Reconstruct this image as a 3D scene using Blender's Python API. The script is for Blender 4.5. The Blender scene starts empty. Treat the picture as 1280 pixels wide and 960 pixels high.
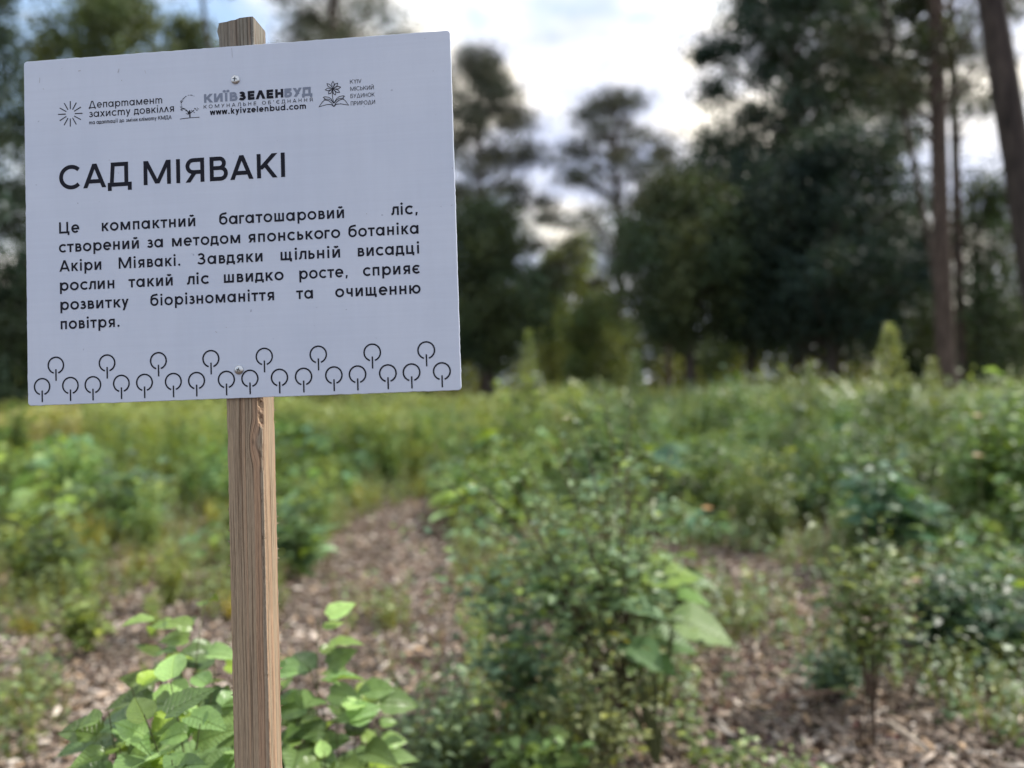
import bpy, math, random
import numpy as np
from mathutils import Vector, Matrix, Quaternion
R = math.radians
sc = bpy.context.scene
C = sc.collection
rnd = random.Random(7)
rs = np.random.RandomState(11)

# ------------------------------------------------------------------ camera
F_PX, CX, CY = 961.0, 640.0, 480.0          # focal length and centre in pixels of a 1280 wide frame
CAM_H, ROLL = 1.25, R(1.2)
cam = bpy.data.cameras.new("camera"); camo = bpy.data.objects.new("camera", cam); C.objects.link(camo)
cr, sr = math.cos(ROLL), math.sin(ROLL)
RX, UX, FX = Vector((cr, 0, -sr)), Vector((sr, 0, cr)), Vector((0, 1, 0))
m = Matrix((RX, UX, -FX)).transposed().to_4x4(); m.translation = (0, 0, CAM_H)
camo.matrix_world = m
cam.sensor_width = 36; cam.lens = 36 * F_PX / 1280; cam.clip_start = .05; cam.clip_end = 2000
cam.dof.use_dof = True; cam.dof.focus_distance = .885; cam.dof.aperture_fstop = 2.25; cam.dof.aperture_blades = 0
sc.camera = camo

def P(px, py, d):
    """world point seen at pixel (px, py) of the 1280x960 photograph at depth d"""
    a, b = (px - CX) / F_PX * d, (CY - py) / F_PX * d
    return Vector((0, 0, CAM_H)) + RX * a + UX * b + FX * d
def G(px, d):
    """ground point at column px and depth d"""
    p = P(px, 480, d); return Vector((p.x, p.y, 0))

# ------------------------------------------------------------------ sky and sun
SUN_AZ, SUN_EL = R(68), R(44)
sdir = Vector((math.sin(SUN_AZ) * math.cos(SUN_EL), math.cos(SUN_AZ) * math.cos(SUN_EL), math.sin(SUN_EL)))
w = bpy.data.worlds.new("World"); sc.world = w; w.use_nodes = True
nt = w.node_tree; nt.nodes.clear()
def N(nt, typ, **kw):
    n = nt.nodes.new(typ)
    for k, v in kw.items():
        if k == 'ins':
            for a, b in v.items(): n.inputs[a].default_value = b
        else: setattr(n, k, v)
    return n
def ramp(nt, stops, src=None, interp='LINEAR'):
    n = nt.nodes.new('ShaderNodeValToRGB'); e = n.color_ramp.elements; n.color_ramp.interpolation = interp
    while len(e) > 1: e.remove(e[0])
    for i, (p, c) in enumerate(stops):
        q = e[0] if i == 0 else e.new(p)
        q.position = p; q.color = (*c, 1) if len(c) == 3 else c
    if src: nt.links.new(src, n.inputs[0])
    return n
L = nt.links.new
sky = N(nt, 'ShaderNodeTexSky', sky_type='NISHITA', sun_disc=False, sun_elevation=SUN_EL, sun_rotation=SUN_AZ, air_density=1.0, dust_density=1.5, ozone_density=1.2)
tc = N(nt, 'ShaderNodeTexCoord')
mp = N(nt, 'ShaderNodeMapping'); mp.inputs['Scale'].default_value = (1, 1, 2.0); mp.inputs['Location'].default_value = (.35, .1, .62)
L(tc.outputs['Generated'], mp.inputs[0])
n1 = N(nt, 'ShaderNodeTexNoise', ins={'Scale': 2.6, 'Detail': 7.0, 'Roughness': .52}); L(mp.outputs[0], n1.inputs[0])
cover = ramp(nt, [(.40, (0, 0, 0)), (.52, (1, 1, 1))], n1.outputs[0])
n2 = N(nt, 'ShaderNodeTexNoise', ins={'Scale': 4.5, 'Detail': 5.0, 'Roughness': .5}); L(mp.outputs[0], n2.inputs[0])
shade = ramp(nt, [(.38, (3.6, 4.0, 5.3)), (.47, (4.9, 5.1, 5.8)), (.52, (6.2, 6.1, 6.2)), (.57, (7.7, 7.2, 6.3))], n2.outputs[0])
skb = N(nt, 'ShaderNodeMixRGB', blend_type='MIX'); skb.inputs[0].default_value = .42; skb.inputs[2].default_value = (4.0, 5.5, 7.3, 1)
L(sky.outputs[0], skb.inputs[1])
mx = N(nt, 'ShaderNodeMixRGB'); L(cover.outputs[0], mx.inputs[0]); L(skb.outputs[0], mx.inputs[1]); L(shade.outputs[0], mx.inputs[2])
bg = N(nt, 'ShaderNodeBackground'); bg.inputs[1].default_value = .085; L(mx.outputs[0], bg.inputs[0])
L(bg.outputs[0], N(nt, 'ShaderNodeOutputWorld').inputs[0])
sl = bpy.data.lights.new("sun", 'SUN'); sl.energy = 2.5; sl.angle = R(4); sl.color = (1, .95, .86)
so = bpy.data.objects.new("sun", sl); so.rotation_euler = sdir.to_track_quat('Z', 'Y').to_euler(); C.objects.link(so)
sc.view_settings.view_transform = 'Standard'; sc.view_settings.look = 'None'; sc.view_settings.exposure = 1.33; sc.view_settings.gamma = 1
sc.render.engine = 'CYCLES'
cy = sc.cycles; cy.use_denoising = True; cy.max_bounces = 7; cy.diffuse_bounces = 3; cy.glossy_bounces = 2; cy.transmission_bounces = 4; cy.sample_clamp_indirect = 4

# ------------------------------------------------------------------ helpers
def tag(o, label=None, cat=None, group=None, kind=None):
    if label: o['label'] = label
    if cat: o['category'] = cat
    if group: o['group'] = group
    if kind: o['kind'] = kind
    return o
def link(o, parent=None):
    C.objects.link(o)
    if parent is not None: o.parent = parent
    return o
def empty(name, loc, label, cat, group=None):
    o = bpy.data.objects.new(name, None); o.empty_display_size = .1; o.location = loc
    return tag(link(o), label, cat, group)

class MB:
    """numpy mesh collector: triangles and quads, a material slot and a colour for every face"""
    def __init__(s): s.v = []; s.t = []; s.q = []; s.tm = []; s.qm = []; s.tc = []; s.qc = []; s.n = 0
    def add(s, V, F, mat=0, col=(1, 1, 1)):
        V = np.asarray(V, float); T = [f for f in F if len(f) == 3]; Q = [f for f in F if len(f) == 4]
        s.v.append(V)
        if T: s.t.append(np.array(T, int) + s.n); s.tm.append(np.full(len(T), mat)); s.tc.append(np.tile(col, (len(T), 1)))
        if Q: s.q.append(np.array(Q, int) + s.n); s.qm.append(np.full(len(Q), mat)); s.qc.append(np.tile(col, (len(Q), 1)))
        s.n += len(V)
    def batch(s, TV, TF, M, pos, cols, mat=0):
        """place template (TV, TF) with matrices M (N,3,3) at pos (N,3)"""
        n, k = len(pos), len(TV)
        V = np.einsum('nij,kj->nki', M, TV) + pos[:, None, :]
        s.v.append(V.reshape(-1, 3)); off = s.n + np.arange(n)[:, None, None] * k
        for size, Ls, Ms, Cs in ((3, s.t, s.tm, s.tc), (4, s.q, s.qm, s.qc)):
            f = [x for x in TF if len(x) == size]
            if f:
                A = np.array(f, int)[None] + off
                Ls.append(A.reshape(-1, size)); Ms.append(np.full(A.shape[0] * A.shape[1], mat)); Cs.append(np.repeat(cols, len(f), 0))
        s.n += n * k
    def mesh(s, name, mats, smooth=False):
        me = bpy.data.meshes.new(name)
        V = np.concatenate(s.v) if s.v else np.zeros((0, 3))
        t = np.concatenate(s.t) if s.t else np.zeros((0, 3), int); q = np.concatenate(s.q) if s.q else np.zeros((0, 4), int)
        nf = len(t) + len(q)
        me.vertices.add(len(V)); me.vertices.foreach_set('co', V.astype(np.float32).ravel())
        li = np.concatenate([t.ravel(), q.ravel()]).astype(np.int32)
        me.loops.add(len(li)); me.loops.foreach_set('vertex_index', li)
        st = np.concatenate([np.arange(len(t)) * 3, len(t) * 3 + np.arange(len(q)) * 4]).astype(np.int32)
        me.polygons.add(nf); me.polygons.foreach_set('loop_start', st)
        me.polygons.foreach_set('material_index', np.concatenate(s.tm + s.qm).astype(np.int32))
        if smooth: me.polygons.foreach_set('use_smooth', np.ones(nf, bool))
        me.update(calc_edges=True); me.validate()
        a = me.attributes.new('Col', 'FLOAT_COLOR', 'FACE')
        c = np.concatenate(s.tc + s.qc); a.data.foreach_set('color', np.hstack([c, np.ones((len(c), 1))]).astype(np.float32).ravel())
        for mm in mats: me.materials.append(mm)
        return me
    def build(s, name, mats, parent=None, smooth=False):
        return link(bpy.data.objects.new(name, s.mesh(name, mats if isinstance(mats, (list, tuple)) else [mats], smooth)), parent)

def tube(mb, pts, rad, sides=6, mat=0, col=(1, 1, 1), jit=0.0):
    pts = [Vector(p) for p in pts]; V = []; F = []
    up = Vector((.13, .97, .2)).normalized()
    for i, p in enumerate(pts):
        d = (pts[min(i + 1, len(pts) - 1)] - pts[max(i - 1, 0)]).normalized()
        a = d.cross(up); a = a.normalized() if a.length > 1e-3 else Vector((1, 0, 0)); b = d.cross(a)
        for k in range(sides):
            g = 2 * math.pi * k / sides; r = rad[i] * (1 + (jit * rnd.uniform(-1, 1) if jit else 0))
            V.append(p + a * math.cos(g) * r + b * math.sin(g) * r)
    for i in range(len(pts) - 1):
        for k in range(sides):
            k2 = (k + 1) % sides
            F.append((i * sides + k, i * sides + k2, (i + 1) * sides + k2, (i + 1) * sides + k))
    n = len(V); V.append(pts[-1]); 
    for k in range(sides): F.append(((len(pts) - 1) * sides + k, (len(pts) - 1) * sides + (k + 1) % sides, n))
    mb.add([tuple(v) for v in V], F, mat, col)

def curve_pts(a, b, bow, n=8):
    a, b = Vector(a), Vector(b); c = (a + b) / 2 + Vector(bow)
    return [a * (1 - t) ** 2 + c * 2 * t * (1 - t) + b * t * t for t in [i / (n - 1) for i in range(n)]]

# ------------------------------------------------------------------ materials
def mat(name):
    m = bpy.data.materials.new(name); m.use_nodes = True; m.node_tree.nodes.clear()
    return m, m.node_tree, m.node_tree.links.new
def finish(nt, bsdf): nt.links.new(bsdf, N(nt, 'ShaderNodeOutputMaterial').inputs[0])

def leaf_material(name, base, trans=.35, rough=.42, spec=.45, veins=False, warm=(1.35, 1.25, .5)):
    m, nt, L = mat(name)
    at = N(nt, 'ShaderNodeAttribute', attribute_name='Col'); oi = N(nt, 'ShaderNodeObjectInfo')
    m1 = N(nt, 'ShaderNodeMixRGB', blend_type='MULTIPLY'); m1.inputs[0].default_value = 1; L(at.outputs[0], m1.inputs[1]); L(oi.outputs['Color'], m1.inputs[2])
    m2 = N(nt, 'ShaderNodeMixRGB', blend_type='MULTIPLY'); m2.inputs[0].default_value = 1; m2.inputs[1].default_value = (*base, 1); L(m1.outputs[0], m2.inputs[2])
    tcn = N(nt, 'ShaderNodeTexCoord'); nz = N(nt, 'ShaderNodeTexNoise', ins={'Scale': 30.0, 'Detail': 3.0}); L(tcn.outputs['Object'], nz.inputs[0])
    rp = ramp(nt, [(.3, (.78, .8, .8)), (.7, (1.15, 1.12, 1.0))], nz.outputs[0])
    m3 = N(nt, 'ShaderNodeMixRGB', blend_type='MULTIPLY'); m3.inputs[0].default_value = 1; L(m2.outputs[0], m3.inputs[1]); L(rp.outputs[0], m3.inputs[2])
    col = m3.outputs[0]
    pr = N(nt, 'ShaderNodeBsdfPrincipled', ins={'Roughness': rough, 'Specular IOR Level': spec})
    if veins:
        # leaf space: y along the blade (0..1), x across; side veins run forward from the midrib
        sp = N(nt, 'ShaderNodeSeparateXYZ'); L(tcn.outputs['Object'], sp.inputs[0])
        ab = N(nt, 'ShaderNodeMath', operation='ABSOLUTE'); L(sp.outputs[0], ab.inputs[0])
        mu = N(nt, 'ShaderNodeMath', operation='MULTIPLY_ADD'); L(ab.outputs[0], mu.inputs[0]); mu.inputs[1].default_value = -.75; L(sp.outputs[1], mu.inputs[2])
        fr = N(nt, 'ShaderNodeMath', operation='MULTIPLY'); L(mu.outputs[0], fr.inputs[0]); fr.inputs[1].default_value = 9.0
        pp = N(nt, 'ShaderNodeMath', operation='PINGPONG'); L(fr.outputs[0], pp.inputs[0]); pp.inputs[1].default_value = .5
        v1 = ramp(nt, [(0, (1, 1, 1)), (.11, (0, 0, 0))], pp.outputs[0])
        v2 = ramp(nt, [(0, (1, 1, 1)), (.018, (0, 0, 0))], ab.outputs[0])
        mxv = N(nt, 'ShaderNodeMath', operation='MAXIMUM'); L(v1.outputs[0], mxv.inputs[0]); L(v2.outputs[0], mxv.inputs[1])
        mm = N(nt, 'ShaderNodeMath', operation='MULTIPLY'); L(mxv.outputs[0], mm.inputs[0]); mm.inputs[1].default_value = .38
        m4 = N(nt, 'ShaderNodeMixRGB'); L(mm.outputs[0], m4.inputs[0]); L(col, m4.inputs[1])
        br = N(nt, 'ShaderNodeMixRGB', blend_type='MULTIPLY'); br.inputs[0].default_value = 1; br.inputs[2].default_value = (1.9, 1.7, 1.6, 1); L(col, br.inputs[1]); L(br.outputs[0], m4.inputs[2]); col = m4.outputs[0]
        bp = N(nt, 'ShaderNodeBump', ins={'Strength': .6, 'Distance': .03}); bp.invert = True; L(mxv.outputs[0], bp.inputs['Height']); L(bp.outputs[0], pr.inputs['Normal'])
    L(col, pr.inputs[0])
    tr = N(nt, 'ShaderNodeBsdfTranslucent'); wm = N(nt, 'ShaderNodeMixRGB', blend_type='MULTIPLY'); wm.inputs[0].default_value = 1; wm.inputs[2].default_value = (*warm, 1)
    L(col, wm.inputs[1]); L(wm.outputs[0], tr.inputs[0])
    ms = N(nt, 'ShaderNodeMixShader'); ms.inputs[0].default_value = trans; L(pr.outputs[0], ms.inputs[1]); L(tr.outputs[0], ms.inputs[2])
    finish(nt, ms.outputs[0]); return m

M_leafA = leaf_material('sapling_leaf', (.115, .185, .082), (.34), .38, .5, True, (1.45, 1.3, .5))
M_leaf = leaf_material('herb_leaf', (.155, .205, .112), .38, .46, .45, warm=(1.35, 1.22, .55))
M_bigleaf = leaf_material('large_leaf', (.155, .25, .115), .40, .5, .35, True)
M_tree = leaf_material('tree_leaf', (.058, .080, .056), .20, .55, .3)
M_needle = leaf_material('pine_needle', (.065, .075, .052), .10, .6, .25)
M_grass = leaf_material('grass_blade', (.20, .21, .085), .34, .55, .3)
M_petal = leaf_material('petal', (.75, .66, .62), .3, .6, .2, warm=(1, 1, 1))

def bark_material(name, a, b, scale=14):
    m, nt, L = mat(name)
    t = N(nt, 'ShaderNodeTexCoord'); mp = N(nt, 'ShaderNodeMapping'); mp.inputs['Scale'].default_value = (1, 1, .22); L(t.outputs['Object'], mp.inputs[0])
    n = N(nt, 'ShaderNodeTexNoise', ins={'Scale': float(scale), 'Detail': 6.0, 'Roughness': .65}); L(mp.outputs[0], n.inputs[0])
    r = ramp(nt, [(.35, a), (.65, b)], n.outputs[0]); p = N(nt, 'ShaderNodeBsdfPrincipled', ins={'Roughness': .9, 'Specular IOR Level': .2}); L(r.outputs[0], p.inputs[0])
    bp = N(nt, 'ShaderNodeBump', ins={'Strength': .8, 'Distance': .03}); L(n.outputs[0], bp.inputs['Height']); L(bp.outputs[0], p.inputs['Normal'])
    finish(nt, p.outputs[0]); return m
M_bark = bark_material('grey_bark', (.035, .028, .025), (.12, .10, .09))
M_pinebark = bark_material('red_pine_bark', (.045, .034, .030), (.115, .085, .075), 9)
M_darkbark = bark_material('backlit_rough_bark', (.022, .018, .018), (.075, .06, .055), 8)  # big trunk is backlit: its shade is put into this darker tone
M_stem = bark_material('green_stem', (.06, .07, .03), (.13, .14, .06), 60)
M_stemred = bark_material('red_brown_stem', (.045, .032, .024), (.14, .095, .07), 60)

def chip_material():
    m, nt, L = mat('wood_chip'); at = N(nt, 'ShaderNodeAttribute', attribute_name='Col')
    t = N(nt, 'ShaderNodeTexCoord'); n = N(nt, 'ShaderNodeTexNoise', ins={'Scale': 160.0, 'Detail': 4.0}); L(t.outputs['Object'], n.inputs[0])
    r = ramp(nt, [(.3, (.6, .6, .6)), (.7, (1.2, 1.2, 1.2))], n.outputs[0])
    mu = N(nt, 'ShaderNodeMixRGB', blend_type='MULTIPLY'); mu.inputs[0].default_value = 1; L(at.outputs[0], mu.inputs[1]); L(r.outputs[0], mu.inputs[2])
    p = N(nt, 'ShaderNodeBsdfPrincipled', ins={'Roughness': .8, 'Specular IOR Level': .3}); L(mu.outputs[0], p.inputs[0]); finish(nt, p.outputs[0]); return m
M_chip = chip_material()

def ground_material():
    m, nt, L = mat('ground_soil')
    t = N(nt, 'ShaderNodeTexCoord'); geo = t.outputs['Object']
    v = N(nt, 'ShaderNodeTexVoronoi', ins={'Scale': 38.0}); L(geo, v.inputs[0])
    n = N(nt, 'ShaderNodeTexNoise', ins={'Scale': 25.0, 'Detail': 8.0, 'Roughness': .7}); L(geo, n.inputs[0])
    soil = ramp(nt, [(.3, (.05, .035, .026)), (.55, (.15, .105, .078)), (.75, (.27, .205, .16))], n.outputs[0])
    mu = N(nt, 'ShaderNodeMixRGB', blend_type='MULTIPLY'); mu.inputs[0].default_value = .5; L(soil.outputs[0], mu.inputs[1]); L(v.outputs['Color'], mu.inputs[2])
    n2 = N(nt, 'ShaderNodeTexNoise', ins={'Scale': .35, 'Detail': 5.0}); L(geo, n2.inputs[0])
    n3 = N(nt, 'ShaderNodeTexNoise', ins={'Scale': 6.0, 'Detail': 6.0}); L(geo, n3.inputs[0])
    green = ramp(nt, [(.3, (.075, .09, .03)), (.5, (.16, .165, .055)), (.7, (.30, .25, .11))], n3.outputs[0])
    sp = N(nt, 'ShaderNodeSeparateXYZ'); L(geo, sp.inputs[0])
    mr = N(nt, 'ShaderNodeMapRange', ins={'From Min': 9.0, 'From Max': 26.0}); L(sp.outputs[1], mr.inputs[0])
    ad = N(nt, 'ShaderNodeMath', operation='ADD'); L(mr.outputs[0], ad.inputs[0]); L(n2.outputs[0], ad.inputs[1])
    st = ramp(nt, [(.62, (0, 0, 0)), (.8, (1, 1, 1))], ad.outputs[0])
    mx = N(nt, 'ShaderNodeMixRGB'); L(st.outputs[0], mx.inputs[0]); L(mu.outputs[0], mx.inputs[1]); L(green.outputs[0], mx.inputs[2])
    p = N(nt, 'ShaderNodeBsdfPrincipled', ins={'Roughness': .95, 'Specular IOR Level': .15}); L(mx.outputs[0], p.inputs[0])
    bp = N(nt, 'ShaderNodeBump', ins={'Strength': 1.0, 'Distance': .02}); L(n.outputs[0], bp.inputs['Height']); L(bp.outputs[0], p.inputs['Normal'])
    finish(nt, p.outputs[0]); return m
M_ground = ground_material()

def post_material():
    m, nt, L = mat('weathered_pine_timber')
    t = N(nt, 'ShaderNodeTexCoord'); sp = N(nt, 'ShaderNodeSeparateXYZ'); L(t.outputs['Object'], sp.inputs[0])
    # knot: grain swerves round a point near the upper right of the front face
    kx, kz = KNOT
    dx = N(nt, 'ShaderNodeMath', operation='SUBTRACT'); L(sp.outputs[0], dx.inputs[0]); dx.inputs[1].default_value = kx
    dz = N(nt, 'ShaderNodeMath', operation='SUBTRACT'); L(sp.outputs[2], dz.inputs[0]); dz.inputs[1].default_value = kz
    cb = N(nt, 'ShaderNodeCombineXYZ'); L(dx.outputs[0], cb.inputs[0]); L(dz.outputs[0], cb.inputs[2])
    sc_ = N(nt, 'ShaderNodeVectorMath', operation='MULTIPLY'); L(cb.outputs[0], sc_.inputs[0]); sc_.inputs[1].default_value = (1, 1, .33)
    ln = N(nt, 'ShaderNodeVectorMath', operation='LENGTH'); L(sc_.outputs[0], ln.inputs[0])
    kr = N(nt, 'ShaderNodeMapRange', interpolation_type='SMOOTHSTEP', ins={'From Min': 0.0, 'From Max': .010, 'To Min': .0050, 'To Max': 0.0}); L(ln.outputs[1], kr.inputs[0])
    nzw = N(nt, 'ShaderNodeTexNoise', ins={'Scale': 5.0, 'Detail': 2.0}); L(t.outputs['Object'], nzw.inputs[0])
    wv = N(nt, 'ShaderNodeMath', operation='MULTIPLY'); L(nzw.outputs[0], wv.inputs[0]); wv.inputs[1].default_value = .006
    xs = N(nt, 'ShaderNodeMath', operation='ADD'); L(sp.outputs[0], xs.inputs[0]); L(kr.outputs[0], xs.inputs[1])
    xs2 = N(nt, 'ShaderNodeMath', operation='ADD'); L(xs.outputs[0], xs2.inputs[0]); L(wv.outputs[0], xs2.inputs[1])
    yy = N(nt, 'ShaderNodeMath', operation='MULTIPLY'); L(sp.outputs[1], yy.inputs[0]); yy.inputs[1].default_value = 1.0
    zz = N(nt, 'ShaderNodeMath', operation='MULTIPLY'); L(sp.outputs[2], zz.inputs[0]); zz.inputs[1].default_value = .005
    cc = N(nt, 'ShaderNodeCombineXYZ'); L(xs2.outputs[0], cc.inputs[0]); L(yy.outputs[0], cc.inputs[1]); L(zz.outputs[0], cc.inputs[2])
    g1 = N(nt, 'ShaderNodeTexNoise', ins={'Scale': 780.0, 'Detail': 3.0, 'Roughness': .65}); L(cc.outputs[0], g1.inputs[0])
    g2 = N(nt, 'ShaderNodeTexNoise', ins={'Scale': 75.0, 'Detail': 3.0}); L(cc.outputs[0], g2.inputs[0])
    z2 = N(nt, 'ShaderNodeVectorMath', operation='MULTIPLY'); L(t.outputs['Object'], z2.inputs[0]); z2.inputs[1].default_value = (1, 1, .06)
    g3 = N(nt, 'ShaderNodeTexNoise', ins={'Scale': 1600.0, 'Detail': 2.0}); L(z2.outputs[0], g3.inputs[0])
    tone = ramp(nt, [(.32, (.30, .228, .160)), (.45, (.32, .255, .18)), (.56, (.355, .235, .155)), (.68, (.275, .228, .172))], g2.outputs[0])
    line = ramp(nt, [(.40, (.40, .34, .30)), (.48, (1, 1, 1)), (.60, (1.08, 1.06, 1.0)), (.70, (.72, .68, .64))], g1.outputs[0])
    fib = ramp(nt, [(.3, (.80, .80, .80)), (.7, (1.14, 1.14, 1.14))], g3.outputs[0])
    a = N(nt, 'ShaderNodeMixRGB', blend_type='MULTIPLY'); a.inputs[0].default_value = 1; L(tone.outputs[0], a.inputs[1]); L(line.outputs[0], a.inputs[2])
    b = N(nt, 'ShaderNodeMixRGB', blend_type='MULTIPLY'); b.inputs[0].default_value = 1; L(a.outputs[0], b.inputs[1]); L(fib.outputs[0], b.inputs[2])
    # the head of the post has weathered grey
    gz = N(nt, 'ShaderNodeMapRange', ins={'From Min': POST_TOP - .5, 'From Max': POST_TOP - .08}); L(sp.outputs[2], gz.inputs[0])
    gm = N(nt, 'ShaderNodeMixRGB', blend_type='MULTIPLY'); gm.inputs[2].default_value = (.62, .74, .90, 1); L(gz.outputs[0], gm.inputs[0]); L(b.outputs[0], gm.inputs[1])
    kd = N(nt, 'ShaderNodeMapRange', ins={'From Min': .0004, 'From Max': .0019, 'To Min': .5, 'To Max': 1.0}); L(ln.outputs[1], kd.inputs[0])
    km = N(nt, 'ShaderNodeMixRGB', blend_type='MULTIPLY'); km.inputs[0].default_value = 1; L(gm.outputs[0], km.inputs[1]); L(kd.outputs[0], km.inputs[2])
    p = N(nt, 'ShaderNodeBsdfPrincipled', ins={'Roughness': .78, 'Specular IOR Level': .3}); L(km.outputs[0], p.inputs[0])
    bp = N(nt, 'ShaderNodeBump', ins={'Strength': .55, 'Distance': .0008}); L(g1.outputs[0], bp.inputs['Height']); L(bp.outputs[0], p.inputs['Normal'])
    finish(nt, p.outputs[0]); return m

def simple(name, col, rough=.5, metal=0, spec=.5, bump=0, scale=50):
    m, nt, L = mat(name); p = N(nt, 'ShaderNodeBsdfPrincipled', ins={'Roughness': rough, 'Metallic': metal, 'Specular IOR Level': spec})
    t = N(nt, 'ShaderNodeTexCoord'); n = N(nt, 'ShaderNodeTexNoise', ins={'Scale': float(scale), 'Detail': 5.0}); L(t.outputs['Object'], n.inputs[0])
    r = ramp(nt, [(.3, tuple(c * .93 for c in col)), (.7, tuple(min(1, c * 1.05) for c in col))], n.outputs[0]); L(r.outputs[0], p.inputs[0])
    if bump: bp = N(nt, 'ShaderNodeBump', ins={'Strength': bump, 'Distance': .0005}); L(n.outputs[0], bp.inputs['Height']); L(bp.outputs[0], p.inputs['Normal'])
    finish(nt, p.outputs[0]); return m
def board_material():
    m, nt, L = mat('white_sign_panel'); p = N(nt, 'ShaderNodeBsdfPrincipled', ins={'Roughness': .38, 'Specular IOR Level': .45})
    t = N(nt, 'ShaderNodeTexCoord')
    n = N(nt, 'ShaderNodeTexNoise', ins={'Scale': 9.0, 'Detail': 6.0, 'Roughness': .6}); L(t.outputs['Object'], n.inputs[0])
    mp = N(nt, 'ShaderNodeMapping'); mp.inputs['Scale'].default_value = (6, 1, 300); L(t.outputs['Object'], mp.inputs[0])
    n2 = N(nt, 'ShaderNodeTexNoise', ins={'Scale': 1.0, 'Detail': 3.0}); L(mp.outputs[0], n2.inputs[0])
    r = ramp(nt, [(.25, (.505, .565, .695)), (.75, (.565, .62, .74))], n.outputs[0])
    r2 = ramp(nt, [(.3, (.965, .965, .97)), (.7, (1, 1, 1))], n2.outputs[0])
    mp2 = N(nt, 'ShaderNodeMapping'); mp2.inputs['Scale'].default_value = (45, 1, 5); L(t.outputs['Object'], mp2.inputs[0])
    n4 = N(nt, 'ShaderNodeTexNoise', ins={'Scale': 1.0, 'Detail': 5.0, 'Roughness': .7}); L(mp2.outputs[0], n4.inputs[0])
    r4 = ramp(nt, [(.3, (.965, .965, .965)), (.6, (1, 1, 1))], n4.outputs[0])
    n3 = N(nt, 'ShaderNodeTexNoise', ins={'Scale': 120.0, 'Detail': 2.0}); L(t.outputs['Object'], n3.inputs[0])
    r3 = ramp(nt, [(.235, (.62, .62, .66)), (.27, (1, 1, 1))], n3.outputs[0])
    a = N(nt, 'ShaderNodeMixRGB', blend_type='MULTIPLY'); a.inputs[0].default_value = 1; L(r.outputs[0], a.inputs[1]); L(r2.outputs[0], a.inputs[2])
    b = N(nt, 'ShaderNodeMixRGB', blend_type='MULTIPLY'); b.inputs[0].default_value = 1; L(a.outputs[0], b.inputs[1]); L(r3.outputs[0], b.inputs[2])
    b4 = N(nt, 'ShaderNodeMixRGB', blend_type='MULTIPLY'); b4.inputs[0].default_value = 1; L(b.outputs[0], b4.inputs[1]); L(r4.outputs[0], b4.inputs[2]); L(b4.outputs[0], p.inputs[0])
    bp = N(nt, 'ShaderNodeBump', ins={'Strength': .12, 'Distance': .0006}); L(n2.outputs[0], bp.inputs['Height']); L(bp.outputs[0], p.inputs['Normal'])
    finish(nt, p.outputs[0]); return m
M_board = board_material()
M_ink = simple('black_print', (.008, .009, .018), .6, 0, .15)
M_inkgrey = simple('grey_print', (.20, .235, .32), .6, 0, .2)
M_scratch = simple('grey_scuff', (.36, .37, .42), .7)
M_steel = simple('zinc_screw_steel', (.52, .54, .56), .3, 1.0, .5, .4, 900)
M_dark = simple('slot_shade', (.03, .03, .03), .8)

# ------------------------------------------------------------------ ground (one sheet to the horizon)
def ground():
    mb = MB(); xs = np.concatenate([np.linspace(-600, -40, 6), np.linspace(-30, 30, 60), np.linspace(40, 600, 6)])
    ys = np.concatenate([np.linspace(-600, -10, 6), np.linspace(-5, 50, 70), np.linspace(70, 900, 8)])
    V = [(x, y, -.02 + (.02 * math.sin(x * 1.7) * math.cos(y * 1.3) if abs(x) < 30 and -5 < y < 50 else 0)) for y in ys for x in xs]
    n = len(xs); F = [(j * n + i, j * n + i + 1, (j + 1) * n + i + 1, (j + 1) * n + i) for j in range(len(ys) - 1) for i in range(n - 1)]
    mb.add(V, F); tag(mb.build('ground', M_ground, smooth=True), kind='structure')
ground()
def gz(x, y): return -.02 + .02 * np.sin(x * 1.7) * np.cos(y * 1.3)

# ------------------------------------------------------------------ the sign
PXC = [(29.6, 77.2), (562.3, 37.6), (578.8, 487.6), (37.0, 507.2)]
def homography():
    A = []
    for (u, v), (x, y) in zip([(0, 0), (1, 0), (1, 1), (0, 1)], PXC):
        A += [[u, v, 1, 0, 0, 0, -x * u, -x * v, -x], [0, 0, 0, u, v, 1, -y * u, -y * v, -y]]
    H = np.linalg.svd(np.array(A))[2][-1].reshape(3, 3); return H / H[2, 2]
HM = homography(); Hi = np.linalg.inv(HM)
Mh = np.linalg.inv(np.array([[F_PX, 0, CX], [0, F_PX, CY], [0, 0, 1]])) @ HM
BW = .5; sfac = BW / np.linalg.norm(Mh[:, 0]); BH = float(np.linalg.norm(Mh[:, 1]) * sfac)
def c2w(v): return RX * v[0] - UX * v[1] + FX * v[2]
e1 = c2w(Mh[:, 0]).normalized(); e2 = c2w(Mh[:, 1]); e2 = (e2 - e1 * e2.dot(e1)).normalized(); en = e1.cross(-e2).normalized() * -1
if en.y < 0: en = -en
Ptl = Vector((0, 0, CAM_H)) + c2w(Mh[:, 2] * sfac)
def b_uv(px, py):
    q = Hi @ np.array([px, py, 1.0]); return q[0] / q[2] * BW, q[1] / q[2] * BH
uL, _ = b_uv(282, 505); uR, _ = b_uv(328, 502); uLt, _ = b_uv(270.5, 40); uRt, _ = b_uv(315, 40)
UC, PWID = (uL + uR + uLt + uRt) / 4, (uR + uRt - uL - uLt) / 2
PDEP = .038
axis_top = Ptl + e1 * UC                                    # on the board face plane at the board's upper edge
base = axis_top + e2 * (axis_top.z / -e2.z)                 # follow the post down to the ground
ROOTLEN = (base - axis_top).length
rootm = Matrix((e1, en, -e2)).transposed().to_4x4(); rootm.translation = base
sign = empty('information_sign', (0, 0, 0), 'white information sign with black Cyrillic text screwed to a square wooden post', 'sign')
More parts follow.
